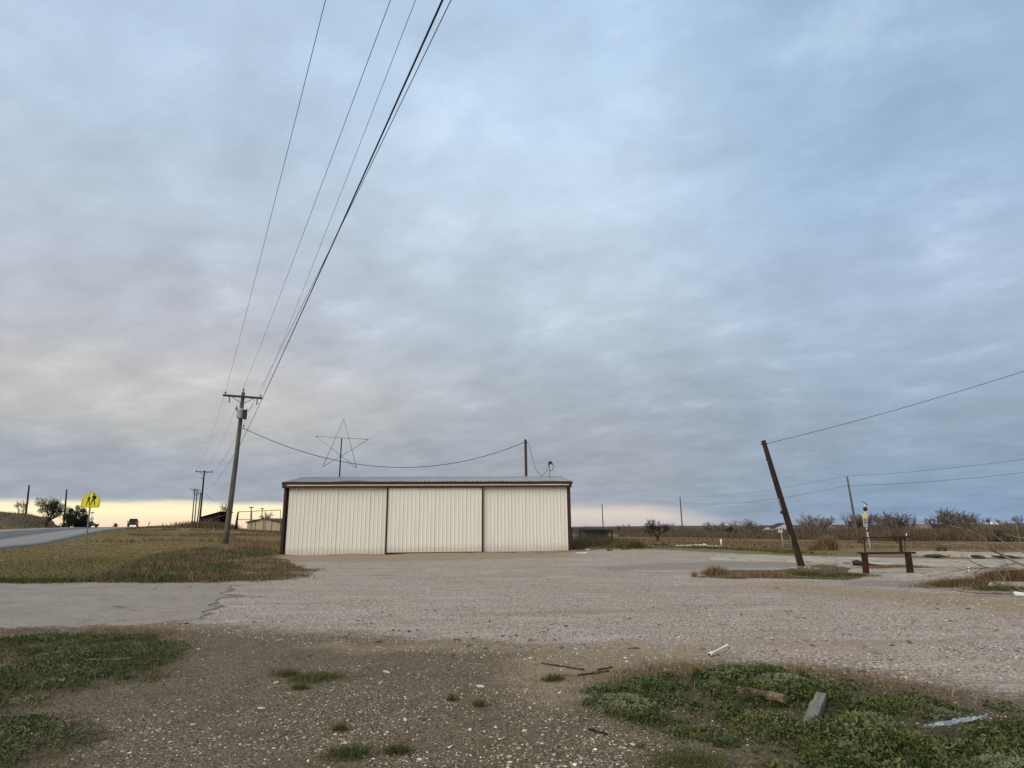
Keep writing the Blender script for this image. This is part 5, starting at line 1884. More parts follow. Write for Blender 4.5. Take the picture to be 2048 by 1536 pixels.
MB().tube([(0, 0, -0.2), bl(1731.6, 1050), bl(1729.3, 1008)], [0.06, 0.055, 0.05], 8).build('post', M_white, sbn, True)
p0 = bl(1729.5, 1006.5)
MB().add([p0 + np.array(q) for q in ((-0.22, -0.1, 0.20), (0.12, -0.25, -0.14), (0.30, 0.15, -0.14), (-0.05, 0.28, 0.22), (-0.24, -0.1, 0.17), (0.10, -0.25, -0.18), (0.28, 0.15, -0.18), (-0.07, 0.28, 0.19))],
         [(0, 1, 2, 3), (7, 6, 5, 4), (0, 4, 5, 1), (1, 5, 6, 2), (2, 6, 7, 3), (3, 7, 4, 0)]).build('solar_panel', M_solar, sbn)
q = bl(1729.8, 1018, -0.1)
MB().tube([q + np.array((0, -0.1, 0)), q + np.array((0, 0.02, 0)), q + np.array((0, 0.1, 0))], [0.16, 0.15, 0.08], 14).build('beacon_lamp', M_amber, sbn, True)
q = bl(1729.8, 1013, -0.02)
MB().bbox(tuple(q - np.array((0.1, 0.06, 0.06))), tuple(q + np.array((0.1, 0.06, 0.06))), 0.01).build('control_box', M_xfmr, sbn)
q = bl(1730, 1032, -0.1)
MB().bbox(tuple(q - np.array((0.20, 0.012, 0.13))), tuple(q + np.array((0.20, 0.008, 0.13))), 0.006).build('yellow_plate', M_yellow, sbn)
q = bl(1730.5, 1044.5, -0.1)
wp = MB().bbox(tuple(q - np.array((0.18, 0.012, 0.36))), tuple(q + np.array((0.18, 0.008, 0.36))), 0.006).build('white_plate', M_xfmr, sbn)
for k, (w2, h2) in enumerate(((0.12, 0.03), (0.13, 0.035), (0.1, 0.11), (0.13, 0.025))):
    zz = (0.26, 0.17, -0.02, -0.25)[k]
    MB().box(tuple(q + np.array((-w2, -0.016, zz - h2))), tuple(q + np.array((w2, -0.0125, zz + h2)))).build('print_line', M_post, wp)
q = bl(1734, 1061, -0.08)
MB().bbox(tuple(q - np.array((0.05, 0.08, 0.06))), tuple(q + np.array((0.12, 0.05, 0.06))), 0.015).build('lower_lamp', M_black, sbn)

# cream marker stake with small board
ck = onground(1563.5, 44)
mk = thing('marker_post', 'thin cream marker post with pale board left of leaning pole', 'marker post', ck)
MB().tube([(0, 0, -0.1), rel(at(1561.5, 1062, 44), ck)], 0.028, 6).build('post', M_barn, mk, True)
q = rel(at(1561, 1063, 43.9), ck)
MB().bbox(tuple(q - np.array((0.16, 0.012, 0.10))), tuple(q + np.array((0.16, 0.012, 0.12))), 0.006).build('board', M_xfmr, mk)

# fallen white pole with its upturned end
Yf = 45.0
w0 = at(1330, 1092.0, Yf)
w0[2] = tz(w0[0], w0[1])
wpole = thing('fallen_sign_pole', 'fallen white metal pole with upright stub lying across the field', 'fallen pole', w0)


def wl(px, py, dy=0.0):
    return rel(at(px, py, Yf + dy), w0)


za = wl(1352, 1092)
MB().tube([wl(1352, 1091.3), wl(1372, 1091.2), wl(1400, 1091.5), wl(1443, 1093.4)], [0.03, 0.055, 0.065, 0.065], 8).build('main_pipe', M_white, wpole, True)
MB().tube([wl(1443.3, 1093), wl(1441.5, 1078.2)], [0.06, 0.055], 8).build('upright_stub', M_white, wpole, True)
MB().beam(wl(1384, 1090.3, -0.1), wl(1414, 1090.0, -0.1), 0.05, 0.10).build('bracket_plate', M_white, wpole)
MB().tube([wl(1405, 1089.5), wl(1408, 1087.6), wl(1413, 1089.5)], 0.035, 6).build('bent_arm', M_white, wpole, True)
MB().beam(wl(1438, 1095.3, -0.5), wl(1457, 1099, -1.2), 0.10, 0.05).build('loose_strip', M_white, wpole)

# low dark timber edging and pale slab beyond the gravel
for (x0, x1, py, Y, m, lab, nm, cat) in ((1290, 1335, 1092.0, 46.5, M_rust, 'long low dark rusty beam lying at field edge below lone tree', 'rusty_beam', 'beam'), (1286, 1330, 1095.3, 44.5, M_white, 'long thin white board lying before the rusty beam', 'white_board', 'board')):
    p, q = at(x0, py, Y), at(x1, py, Y)
    p[2], q[2] = tz(p[0], p[1]) + 0.04, tz(q[0], q[1]) + 0.05
    o = MB()
    o.beam((0, 0, 0), rel(q, p), 0.22, 0.14 if m is M_rust else 0.05)
    o.beam(rel(p, p) + np.array((0.3, 0, 0.055)), rel(q, p) * 0.5 + np.array((0, 0, 0.06)), 0.12, 0.05)
    tag(o.build(nm, m, loc=tuple(p)), lab, cat)


# irregular lumps
def lump(name, pos, size, m, seed, label=None, cat=None, group=None, parent=None, flat=0.6, sub=2):
    import bmesh
    bm = bmesh.new()
    bmesh.ops.create_icosphere(bm, subdivisions=sub, radius=1.0)
    rnd = random.Random(seed)
    k = [(rnd.gauss(0, 1), rnd.gauss(0, 1), rnd.gauss(0, 1)) for _ in range(7)]
    for v in bm.verts:
        c = v.co.normalized()
        f = 1.0
        for q in k:
            d = Vector(q).normalized()
            f = min(f, 0.62 / max(c.dot(d), 0.62) + 0.05)
        v.co = Vector((c.x * size[0], c.y * size[1], c.z * size[2])) * f * rnd.uniform(0.78, 1.2)
    me = bpy.data.meshes.new(name)
    bm.to_mesh(me)
    bm.free()
    me.materials.append(m)
    o = bpy.data.objects.new(name, me)
    COL.objects.link(o)
    o.location = tuple(pos)
    o.rotation_euler = (0, 0, rnd.uniform(0, 6.28))
    if parent:
        o.parent = parent
    if label:
        tag(o, label, cat, group)
    return o


chunks = [(1588, 1137, 0.16, 'flat broken concrete chunk at the foot of leaning pole, left side'), (1618, 1137, 0.20, 'pale broken concrete chunk at foot of leaning pole'), (1632, 1139, 0.14, 'small concrete chunk just right of leaning pole foot'), (1694, 1128, 0.2, 'grey concrete chunk left of the rusty frame')]
for i, (px, py, s, lab) in enumerate(chunks):
    g = G(px, py)
    lump('concrete_chunk', (g[0], g[1], g[2] + s * 0.12), (s, s * 0.7, s * 0.35), M_conc, 100 + i, lab, 'concrete chunk', 'concrete chunks')
g = G(1985, 1176)
lump('concrete_chunk', (g[0], g[1], g[2] + 0.04), (0.13, 0.1, 0.09), M_conc, 110, 'pale chunk lying under the fallen branches at right', 'concrete chunk', 'concrete chunks')
# dark debris heap at the hangar's right corner
for i, (px, py, s, lab) in enumerate(((1153, 1098, 0.32, 'dark debris lump nearest the hangar right corner'), (1166, 1097, 0.26, 'dark rubble lump second from hangar right corner'), (1176, 1101, 0.2, 'pale rubble lump at end of debris by hangar'), (1219, 1101, 0.2, 'dark rubble lump farther right of hangar debris'), (1251, 1099, 0.26, 'dark rubble lump at gravel edge below the fence end'))):
    g = G(px, py)
    lump('rubble_lump', (g[0], g[1], g[2] + s * 0.15), (s * 1.3, s, s * 0.4), M_conc if 'pale' in lab else M_clod, 120 + i, lab, 'rubble', 'rubble right of the hangar')
p, q = G(1152, 1107), G(1174, 1106.5)
tag(MB().beam((0, 0, 0.03), rel(q, p) + np.array((0, 0, 0.03)), 0.1, 0.05).build('white_board', M_white, loc=tuple(p)), 'short white board on gravel at hangar right corner', 'board')
p, q = G(2030, 1194), G(2075, 1195)
tube_thing('white_pipe', 'white plastic pipe end lying at the right edge', 'pipe', [p + (0, 0, 0.06), (p + q) / 2 + (0, 0, 0.06), q + (0, 0, 0.06)], 0.055, M_pvc, 12)
g = G(1938.5, 1146)
st = thing('pipe_stub', 'small white upright pipe stub among the fallen branches', 'pipe', g)
MB().tube([(0, 0, -0.05), (0.005, 0, 0.15)], 0.018, 8).build('pipe', M_pvc, st, True)
MB().tube([(0.005, 0, 0.15), (0.006, 0, 0.185)], 0.026, 8).build('cap', M_pvc, st, True)
p = [G(1706, 1131), G(1716, 1131), G(1725, 1132), G(1745, 1133), G(1775, 1134)]
tube_thing('rubber_hose', 'thick black rubber hose lying behind left leg of rusty frame', 'hose', [a + (0, 0, z) for a, z in zip(p, (0.09, 0.11, 0.08, 0.05, 0.03))], [0.09, 0.11, 0.09, 0.05, 0.03], M_rubber, 10)
for i, (px, py, ln, lab) in enumerate(((1873, 1117.5, 0.9, 'dark rubble hump on the slab edge left of the branches'), (1955, 1119, 1.2, 'long dark rubble strip on the slab behind the branches'), (2010, 1119, 0.9, 'dark rubble hump on the slab at far right'))):
    g = G(px, py)
    lump('rubble_lump', (g[0], g[1], g[2] + 0.12), (ln * 0.7, 0.22, 0.10), M_clod, 140 + i, lab, 'rubble', 'rubble on the slab')

# fallen dead tree at the right edge
Yd_ = 15.5
fd = G(2060, 1165)
fall = thing('fallen_tree', 'fallen leafless pale branches reaching in from right edge', 'fallen tree', fd)


def branch(pts, r0, r1, Y, twn=6, seed=0):
    n = len(pts)
    # densify
    P = [rel(at(px, py, Y + dy), fd) for px, py, dy in pts]
    t = np.linspace(0, n - 1, (n - 1) * 4 + 1)
    Q = np.stack([np.interp(t, range(n), [p[k] for p in P]) for k in range(3)], 1)
    for _ in range(2):
        Q[1:-1] = Q[1:-1] * 0.5 + (Q[:-2] + Q[2:]) * 0.25
    R = np.linspace(r0, r1, len(Q))
    o = MB().tube(list(Q), list(R), 7)
    ob = o.build('branch', M_twig, fall, True)
    rnd = random.Random(seed)
    for k in range(twn):
        i = rnd.randint(len(Q) // 4, len(Q) - 2)
        d = Q[i + 1] - Q[i]
        d /= np.linalg.norm(d)
        v = d + np.array((rnd.gauss(0, 0.5), rnd.gauss(0, 0.5), rnd.gauss(0.1, 0.5)))
        v /= np.linalg.norm(v)
        L = rnd.uniform(0.25, 0.8)
        m1 = Q[i] + v * L * 0.5 + np.array((0, 0, rnd.uniform(-0.05, 0.05)))
        m2 = Q[i] + v * L + np.array((0, 0, rnd.uniform(-0.12, 0.1)))
        tw = MB().tube([Q[i], m1, m2], [R[i] * 0.5, R[i] * 0.36, 0.003], 4)
        for _ in range(2):
            e = m1 + (v + np.array((rnd.gauss(0, 0.6), rnd.gauss(0, 0.6), rnd.gauss(0, 0.5)))) * L * 0.3
            tw.tube([m1, e], [R[i] * 0.28, 0.002], 3)
        tw.build('twig', M_twig, ob, True)


branch([(2140, 1165, 0), (2046, 1131, 0.1), (1994, 1106, 0.2), (1973, 1077, 0.2), (1932, 1058, 0.3), (1898, 1051, 0.5)], 0.035, 0.006, 15.5, 9, 1)
branch([(1994, 1106, 0.2), (1973, 1096, 0.4), (1942, 1088, 0.6), (1910, 1087, 0.8), (1880, 1089, 1.0)], 0.018, 0.005, 15.5, 6, 2)
branch([(1968, 1072, 0.2), (1955, 1060, 0.1), (1940, 1050, 0.0)], 0.010, 0.004, 15.5, 3, 3)
branch([(2150, 1148, 1), (2048, 1137, 1.0), (1973, 1135, 1.2), (1942, 1136, 1.3), (1910, 1142, 1.4), (1865, 1152, 1.3)], 0.03, 0.006, 17.0, 8, 4)
branch([(2160, 1150, -1), (2048, 1105, 0), (2025, 1094, 0), (2005, 1083, 0.2)], 0.026, 0.006, 14.5, 5, 5)
branch([(2150, 1188, 0), (2048, 1186, 0.0), (2004, 1187, 0.1), (1960, 1187, 0.2), (1890, 1179, 0.4), (1842, 1168, 0.6)], 0.03, 0.006, 14.3, 8, 6)
branch([(2120, 1210, -0.4), (2048, 1184, 0), (2024, 1171, 0), (2008, 1158, 0.1)], 0.022, 0.005, 13.6, 4, 7)
branch([(2150, 1075, 0), (2048, 1076, 0.2), (2030, 1074, 0.3), (2018, 1070, 0.3)], 0.014, 0.004, 15, 3, 8)
branch([(2048, 1086, 0), (2040, 1090, 0.1), (2031, 1093, 0.2)], 0.012, 0.005, 14.6, 2, 9)
branch([(1975, 1138, 0), (1950, 1150, 0.1), (1930, 1157, 0.2)], 0.013, 0.004, 16.4, 3, 10)
branch([(1960, 1187, 0), (1945, 1180, 0.1), (1935, 1175, 0.2)], 0.012, 0.004, 14.4, 2, 11)
branch([(2140, 1120, 0.5), (2045, 1139, 0.6), (1990, 1139, 0.8), (1960, 1131, 1.0), (1930, 1118, 1.1)], 0.022, 0.005, 16.5, 6, 12)

# ------------------------------------------------------------------ foreground things
# grey timber block with a groove
p, q = G(1622, 1462), G(1643, 1410)
p, q = p.copy(), q.copy()
dv = rel(q, p)
L_ = 0.44
ang = math.atan2(dv[1], dv[0]) - math.pi / 2
tb = thing('timber_block', 'weathered grey squared timber block lying in green weeds', 'timber', ((p[0] + q[0]) / 2, (p[1] + q[1]) / 2, tz((p[0] + q[0]) / 2, (p[1] + q[1]) / 2) + 0.075), ang)
hl = np.linalg.norm(dv[:2]) / 2
MB().bbox((-0.052, -hl, -0.05), (0.044, hl * 0.28, 0.026), 0.008).build('near_half', M_block, tb)
MB().bbox((-0.038, hl * 0.30, -0.05), (0.050, hl, 0.023), 0.008).build('far_half', M_block, tb)
MB().bbox((-0.036, hl * 0.15, -0.05), (0.042, hl * 0.45, 0.014), 0.006).build('groove', M_darkwood, tb)
MB().bbox((-0.048, -hl - 0.012, -0.045), (0.044, -hl - 0.001, -0.012), 0.003).build('end_split', M_darkwood, tb)
tb.rotation_euler = (0.05, 0.03, ang)


def log_thing(name, label, cat, pa, pb_, r, m, seed, lift=0.0):
    a, b = G(*pa), G(*pb_)
    rnd = random.Random(seed)
    n = 9
    P, R = [], []
    for k in range(n):
        t = k / (n - 1)
        c = a * (1 - t) + b * t
        P.append((c[0], c[1], tz(c[0], c[1]) + r * 0.75 + lift + rnd.uniform(-0.004, 0.004)))
        R.append(r * rnd.uniform(0.85, 1.05))
    o = np.array(P[0])
    mb = MB()
    mb.tube([rel(x, o) for x in P], R, 9)
    # split ridges
    mb.v = [(x + rnd.uniform(-0.15, 0.15) * r, y + rnd.uniform(-0.15, 0.15) * r, z + rnd.uniform(-0.2, 0.2) * r) for x, y, z in mb.v]
    ob = mb.build(name, m, loc=tuple(o))
    return tag(ob, label, cat)


log_thing('rotten_log', 'rotten brown piece of log in the weeds left of timber block', 'log', (1478, 1400), (1572, 1418), 0.042, M_oldlog, 3, 0.05)
log_thing('stick', 'long thin dark stick lying at upper left of the weed patch', 'stick', (1083, 1327), (1168, 1341), 0.010, M_rubber, 4)
log_thing('stick', 'dark curved stick just below the long thin dark stick', 'stick', (1155, 1353), (1218, 1344), 0.011, M_rubber, 5)
log_thing('stick', 'pale short stick left of the dark curved stick', 'stick', (1127, 1350), (1156, 1353), 0.011, M_twig, 6)
log_thing('stick', 'dark brown stick below the left end of weed patch', 'stick', (1178, 1461), (1214, 1470), 0.012, M_darkwood, 7)
log_thing('stick', 'pale crooked twig in the middle of stony dirt', 'stick', (806, 1441), (893, 1431), 0.007, M_twig, 8)
log_thing('stick', 'pale twig on stony dirt at lower left', 'stick', (548, 1479), (574, 1467), 0.007, M_twig, 9)
log_thing('stick', 'thin dark stick in the weeds right of the long dark stick', 'stick', (1195, 1341), (1225, 1336), 0.010, M_rubber, 10)
log_thing('stick', 'long straw coloured stem across the left weed patch', 'stick', (170, 1334), (262, 1331), 0.004, M_twig, 11, 0.08)

# white plastic pipe with flared ends
p, q = G(1419, 1314), G(1457, 1303)
o_ = p.copy()
dv = rel(q, p)
pp = thing('plastic_pipe', 'short white plastic pipe with flared ends on gravel', 'pipe', p)
P = [dv * t + np.array((0, 0, 0.03 + 0.05 * t)) for t in (0, 0.06, 0.2, 0.35, 0.65, 0.8, 0.94, 1)]
MB().tube(P, [0.022, 0.023, 0.017, 0.012, 0.012, 0.014, 0.018, 0.018], 12).build('pipe', M_pvc, pp, True)
MB().tube([P[0] - dv * 0.004, P[0] + dv * 0.02], [0.016, 0.013], 12).build('bore', M_black, pp, True)
MB().tube([dv * 0.3 + np.array((0.0, -0.02, -0.01)), dv * 0.42 + np.array((0, -0.03, 0.005))], [0.01, 0.012], 8).build('prop_stone', M_clod, pp, True)

# crumpled shiny plastic at lower right
p, q = G(1850, 1477), G(1978, 1455)
dv = rel(q, p)
n1, n2 = 26, 7
V, F = [], []
rs = np.random.RandomState(8)
sd2 = np.array((-dv[1], dv[0], 0)) / np.linalg.norm(dv[:2])
for i in range(n1):
    t = i / (n1 - 1)
    w = 0.026 * math.sin(math.pi * min(max(t, 0.05), 0.95)) ** 0.6
    for j in range(n2):
        s = (j / (n2 - 1) - 0.5) * 2
        c = dv * t + sd2 * (s * w + rs.uniform(-0.006, 0.006))
        V.append((c[0], c[1], tz(p[0] + c[0], p[1] + c[1]) - p[2] + 0.075 + 0.018 * (1 - s * s) + rs.uniform(-0.007, 0.008)))
for i in range(n1 - 1):
    for j in range(n2 - 1):
        F.append((i * n2 + j, i * n2 + j + 1, (i + 1) * n2 + j + 1, (i + 1) * n2 + j))
fo_ = MB().add(V, F).build('plastic_wrapper', M_foil, loc=tuple(p))
tag(fo_, 'crumpled shiny bluish plastic wrapper in lower right weeds', 'litter')

# ------------------------------------------------------------------ stones
ICO_V, ICO_F = [], []
_t = (1 + 5 ** 0.5) / 2
ICO_V = np.array([(-1, _t, 0), (1, _t, 0), (-1, -_t, 0), (1, -_t, 0), (0, -1, _t), (0, 1, _t), (0, -1, -_t), (0, 1, -_t), (_t, 0, -1), (_t, 0, 1), (-_t, 0, -1), (-_t, 0, 1)], float)
ICO_V /= np.linalg.norm(ICO_V[0])
ICO_F = np.array([(0, 11, 5), (0, 5, 1), (0, 1, 7), (0, 7, 10), (0, 10, 11), (1, 5, 9), (5, 11, 4), (11, 10, 2), (10, 7, 6), (7, 1, 8), (3, 9, 4), (3, 4, 2), (3, 2, 6), (3, 6, 8), (3, 8, 9), (4, 9, 5), (2, 4, 11), (6, 2, 10), (8, 6, 7), (9, 8, 1)])


def scatter_stones(name, n, sampler, smin, smax, m, seed, power=3.0, var_lo=0.0, var_hi=1.0, variants=7, parent=None):
    rs = np.random.RandomState(seed)
    P2 = sampler(rs, n)
    n = len(P2)
    size = smin + (smax - smin) * rs.random_sample(n) ** power
    z = terrain(P2[:, 0], P2[:, 1])
    parts, va, br = [], [], []
    grp = rs.randint(0, variants, n)
    for g in range(variants):
        i = grp == g
        k = i.sum()
        tv = ICO_V * rs.uniform(0.6, 1.25, (12, 1)) * np.array((rs.uniform(0.9, 1.5), rs.uniform(0.55, 0.95), rs.uniform(0.35, 0.65)))
        s = size[i]
        V, T = instances(tv, ICO_F, np.column_stack([P2[i], z[i] + s * rs.uniform(-0.15, 0.2, k)]), rs.uniform(0, 6.28, k), s, rs.uniform(-0.4, 0.4, k), rs.uniform(-0.4, 0.4, k))
        parts.append((V, T))
        va.append(np.repeat(rs.uniform(var_lo, var_hi, k) ** 1.6, 12))
        br.append(np.repeat(rs.random_sample(k), 12))
    V, T = join(parts)
    o = mesh_np(name, V, T, m, parent, np.concatenate(va), np.concatenate(br))
    o['kind'] = 'stuff'
    return o


def in_view(P):
    # a wedge a little wider than the picture
    return (np.abs(P[:, 0]) < P[:, 1] * 0.95 + 2.0) & (P[:, 1] > 3.2)


def sampler_poly(poly, y0, y1, avoid=(), clump=None, dens=None):
    def f(rs, n):
        out = []
        tot = 0
        while tot < n:
            u = rs.random_sample(n * 2)
            y = y0 * (y1 / y0) ** u           # denser near the viewer
            x = rs.uniform(-0.95, 0.95, n * 2) * (y + 1.5)
            P = np.column_stack([x, y])
            ok = in_view(P) & (sdist(P, poly) > rs.normal(0, 0.12, len(P)))
            for a in avoid:
                ok &= sdist(P, a) < 0.05
            if clump:
                ok &= fbm(x, y, clump[0], clump[1]) + rs.normal(0, 0.05, len(P)) > clump[2]
            if dens is not None:
                ok &= rs.random_sample(len(P)) < dens(P)
            P = P[ok]
            out.append(P)
            tot += len(P)
            if len(P) == 0:
                break
        return np.concatenate(out)[:n]
    return f


def near_dens(P):
    return np.clip(fbm(P[:, 0], P[:, 1], 0.9, 31) * 2.6 - 0.75, 0.12, 1) * np.clip(np.interp(P[:, 1], [4, 6, 7.5, 9, 12], [1.0, 0.8, 0.45, 0.25, 0.2]), 0, 1) * np.clip(np.interp(P[:, 0] / P[:, 1], [-0.6, -0.35, 0.0, 0.2, 0.5], [0.35, 0.7, 1.0, 0.9, 0.35]), 0, 1)


scatter_stones('dirt_stones', 15000, sampler_poly(DIRT, 3.8, 13, (WEEDL,), dens=near_dens), 0.0025, 0.014, M_stone, 71, 3.2, 0, 0.75, parent=ground)
scatter_stones('dirt_stones', 14000, sampler_poly(DIRT, 3.8, 12, (), clump=(1.1, 3, 0.42)), 0.003, 0.013, M_clod, 72, 2.0, parent=ground)
scatter_stones('gravel_stones', 26000, sampler_poly(GRAVEL, 7.0, 26, ()), 0.006, 0.026, M_gravelstone, 73, 3.0, parent=ground)
scatter_stones('gravel_stones', 4500, sampler_poly(GRAVEL, 7.0, 14, (), clump=(0.5, 6, 0.52)), 0.006, 0.024, M_stone, 74, 3.0, 0.2, 1.0, parent=ground)

# larger stones picked out one by one
import bmesh
STONE_SRC = []
for s in range(6):
    bm = bmesh.new()
    bmesh.ops.create_icosphere(bm, subdivisions=1, radius=1.0)
    rnd = random.Random(200 + s)
    for v in bm.verts:
        v.co = Vector((v.co.x * 1.2, v.co.y * 0.75, v.co.z * 0.42)) * rnd.uniform(0.62, 1.18)
    me = bpy.data.meshes.new('stone')
    bm.to_mesh(me)
    bm.free()
    me.materials.append(M_stone)
    a_ = me.attributes.new('bri', 'FLOAT', 'POINT')
    a_.data.foreach_set('value', [0.35 + 0.12 * s] * len(me.vertices))
    STONE_SRC.append(me)
big = [(523, 1418, 12), (773, 1346, 10), (961, 1374, 11), (1120, 1386, 7), (1061, 1317, 6), (1213, 1466, 6), (397, 1299, 7), (368, 1359, 8), (810, 1440, 8), (900, 1495, 9), (1108, 1510, 6), (1050, 1463, 8), (760, 1367, 7), (552, 1366, 7), (590, 1444, 6), (340, 1485, 6), (260, 1507, 7), (1250, 1317, 7), (1055, 1490, 7), (1265, 1490, 8), (690, 1487, 7), (720, 1425, 6), (840, 1520, 8), (1150, 1530, 7), (1020, 1525, 8), (640, 1500, 7), (1310, 1316, 5), (940, 1460, 6), (870, 1415, 6), (1190, 1500, 7), (1100, 1440, 6), (770, 1470, 7), (600, 1410, 6)]
rnd = random.Random(9)
for k in range(120):
    big.append((rnd.uniform(180, 1350), 1400 + 136 * rnd.random() ** 0.7, rnd.uniform(2.6, 4.4)))
for k, (px, py, r) in enumerate(big):
    g = G(px, py)
    if sdist(np.array([g[:2]]), WEEDL)[0] > -0.05 or sdist(np.array([g[:2]]), WEEDR)[0] > 0.1:
        continue
    o = bpy.data.objects.new('stone', STONE_SRC[k % 6])
    COL.objects.link(o)
    o.parent = ground
    sc_ = r * g[1] / FPX * 0.8
    o.scale = (sc_, sc_ * rnd.uniform(0.7, 1.0), sc_ * rnd.uniform(0.7, 1.0))
    o.location = (g[0], g[1], g[2] + sc_ * 0.15)
    o.rotation_euler = (rnd.uniform(-0.3, 0.3), rnd.uniform(-0.3, 0.3), rnd.uniform(0, 6.28))

# dark bark and leaf litter lying on the gravel
chip_v = [(-1, -0.25, 0), (0.2, -0.4, 0.12), (1, 0.1, 0.05), (0.3, 0.35, 0.16), (-0.8, 0.3, 0.06)]
rs = np.random.RandomState(81)
P2 = []
for px, py in [(1115, 1248), (1030, 1268), (783, 1262), (830, 1262), (1265, 1294), (1230, 1143), (1470, 1162), (1560, 1179), (1640, 1165), (1735, 1184), (1750, 1190), (1920, 1210), (1860, 1208), (1610, 1280), (1740, 1345), (688, 1273), (700, 1276), (1000, 1255), (615, 1312), (620, 1310), (905, 1309), (365, 1172), (520, 1193), (365, 1248), (720, 1242)]:
    g = G(px, py)
    for _ in range(3):
        P2.append((g[0] + rs.normal(0, 0.07), g[1] + rs.normal(0, 0.09)))
P2 = np.array(P2)
extra = sampler_poly(GRAVEL, 8, 30, clump=(0.4, 8, 0.6))(rs, 260)
P2 = np.concatenate([P2, extra])
k = len(P2)
V, T = instances(chip_v, [(0, 1, 4), (1, 3, 4), (1, 2, 3)], np.column_stack([P2, terrain(P2[:, 0], P2[:, 1]) + 0.006]), rs.uniform(0, 6.28, k), rs.uniform(0.02, 0.07, k), rs.uniform(-0.2, 0.2, k), rs.uniform(-0.2, 0.2, k))
o = mesh_np('leaf_litter', V, T, M_clod, ground, np.repeat(rs.random_sample(k), 5), np.repeat(rs.random_sample(k), 5))
o['kind'] = 'stuff'

# ------------------------------------------------------------------ low plants
BLADE_V = [(-0.5, 0, 0), (0.5, 0, 0), (-0.35, 0.12, 0.5), (0.35, 0.12, 0.5), (0, 0.38, 1.0)]
BLADE_F = [(0, 1, 3), (0, 3, 2), (2, 3, 4)]


def blades(name, P2, hmin, hmax, width, m, seed, label=None, cat=None, lean=0.5, parent=None, varf=None, hmul=None):
    rs = np.random.RandomState(seed)
    n = len(P2)
    h = rs.uniform(hmin, hmax, n)
    if hmul is not None:
        h = h * hmul
    sc = np.column_stack([np.full(n, width) * rs.uniform(0.6, 1.5, n), h * rs.uniform(0.5, 1.6, n), h])
    V, T = instances(BLADE_V, BLADE_F, np.column_stack([P2, terrain(P2[:, 0], P2[:, 1]) - 0.004]), rs.uniform(0, 6.28, n), sc, rs.normal(0, lean * 0.5, n), rs.normal(0, lean * 0.5, n))
    va = rs.random_sample(n) if varf is None else np.clip(varf + rs.normal(0, 0.2, n), 0, 1)
    o = mesh_np(name, V, T, m, parent, np.repeat(va, 5), np.repeat(rs.random_sample(n), 5))
    if label:
        tag(o, label, cat, kind='stuff')
    return o


# trifoliate weed: three leaflets on a thin stalk
CL_V, CL_F = [], []
for k in range(3):
    a = k * 2.094
    ca, sa = math.cos(a), math.sin(a)
    loc = [(0.06, 0, 0), (0.5, -0.36, 0.10), (1.0, -0.12, 0.04), (1.0, 0.12, 0.04), (0.5, 0.36, 0.10)]
    b0_ = len(CL_V)
    CL_V += [(x * ca - y * sa, x * sa + y * ca, z) for x, y, z in loc]
    CL_F += [(b0_, b0_ + 1, b0_ + 4), (b0_ + 1, b0_ + 2, b0_ + 4), (b0_ + 2, b0_ + 3, b0_ + 4)]
b0_ = len(CL_V)
CL_V += [(-0.05, 0, 0), (0.05, 0, 0), (0.0, 0.2, -2.4)]
CL_F += [(b0_, b0_ + 1, b0_ + 2)]
LEAF_V = [(0, 0, 0), (0.45, -0.22, 0.14), (1.0, 0, 0.0), (0.45, 0.22, 0.14)]
LEAF_F = [(0, 1, 2), (0, 2, 3)]


def leafy(name, P2, hfun, smin, smax, m, seed, tmpl, tilt=0.7, label=None, cat=None, parent=None):
    rs = np.random.RandomState(seed)
    n = len(P2)
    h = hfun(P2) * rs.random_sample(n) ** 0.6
    V, T = instances(tmpl[0], tmpl[1], np.column_stack([P2, terrain(P2[:, 0], P2[:, 1]) + h]), rs.uniform(0, 6.28, n), rs.uniform(smin, smax, n), rs.normal(0, tilt, n), rs.normal(0, tilt, n))
    k = len(tmpl[0])
    patch = fbm(P2[:, 0], P2[:, 1], 1.3, seed)
    va = np.clip(patch * 3.4 - 1.25 + rs.normal(0, 0.2, n), 0, 1)
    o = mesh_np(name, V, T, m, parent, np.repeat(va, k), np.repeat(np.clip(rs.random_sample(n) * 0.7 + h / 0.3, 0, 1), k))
    if label:
        tag(o, label, cat, kind='stuff')
    return o


def patch_sampler(poly, n, seed, lo, thr, edge=0.15):
    rs = np.random.RandomState(seed)
    a, b = poly.min(0) - 0.3, poly.max(0) + 0.3
    out, tot = [], 0
    while tot < n:
        P = rs.uniform(a, b, (n * 2, 2))
        sd_ = sdist(P, poly)
        f = fbm(P[:, 0], P[:, 1], lo, seed)
        ok = (sd_ > -edge * 2 * rs.random_sample(len(P)) ** 2) & (f + np.clip(sd_, -0.3, 0.3) * 0.35 + rs.normal(0, 0.05, len(P)) > thr) & in_view(P)
        out.append(P[ok])
        tot += ok.sum()
    return np.concatenate(out)[:n]


CL = (CL_V, CL_F)
LF = (LEAF_V, LEAF_F)


KEEP = [G(*q)[:2] for q in ((1622, 1475), (1630, 1445), (1640, 1418), (1500, 1412), (1540, 1420), (1870, 1480), (1910, 1474), (1950, 1466))]


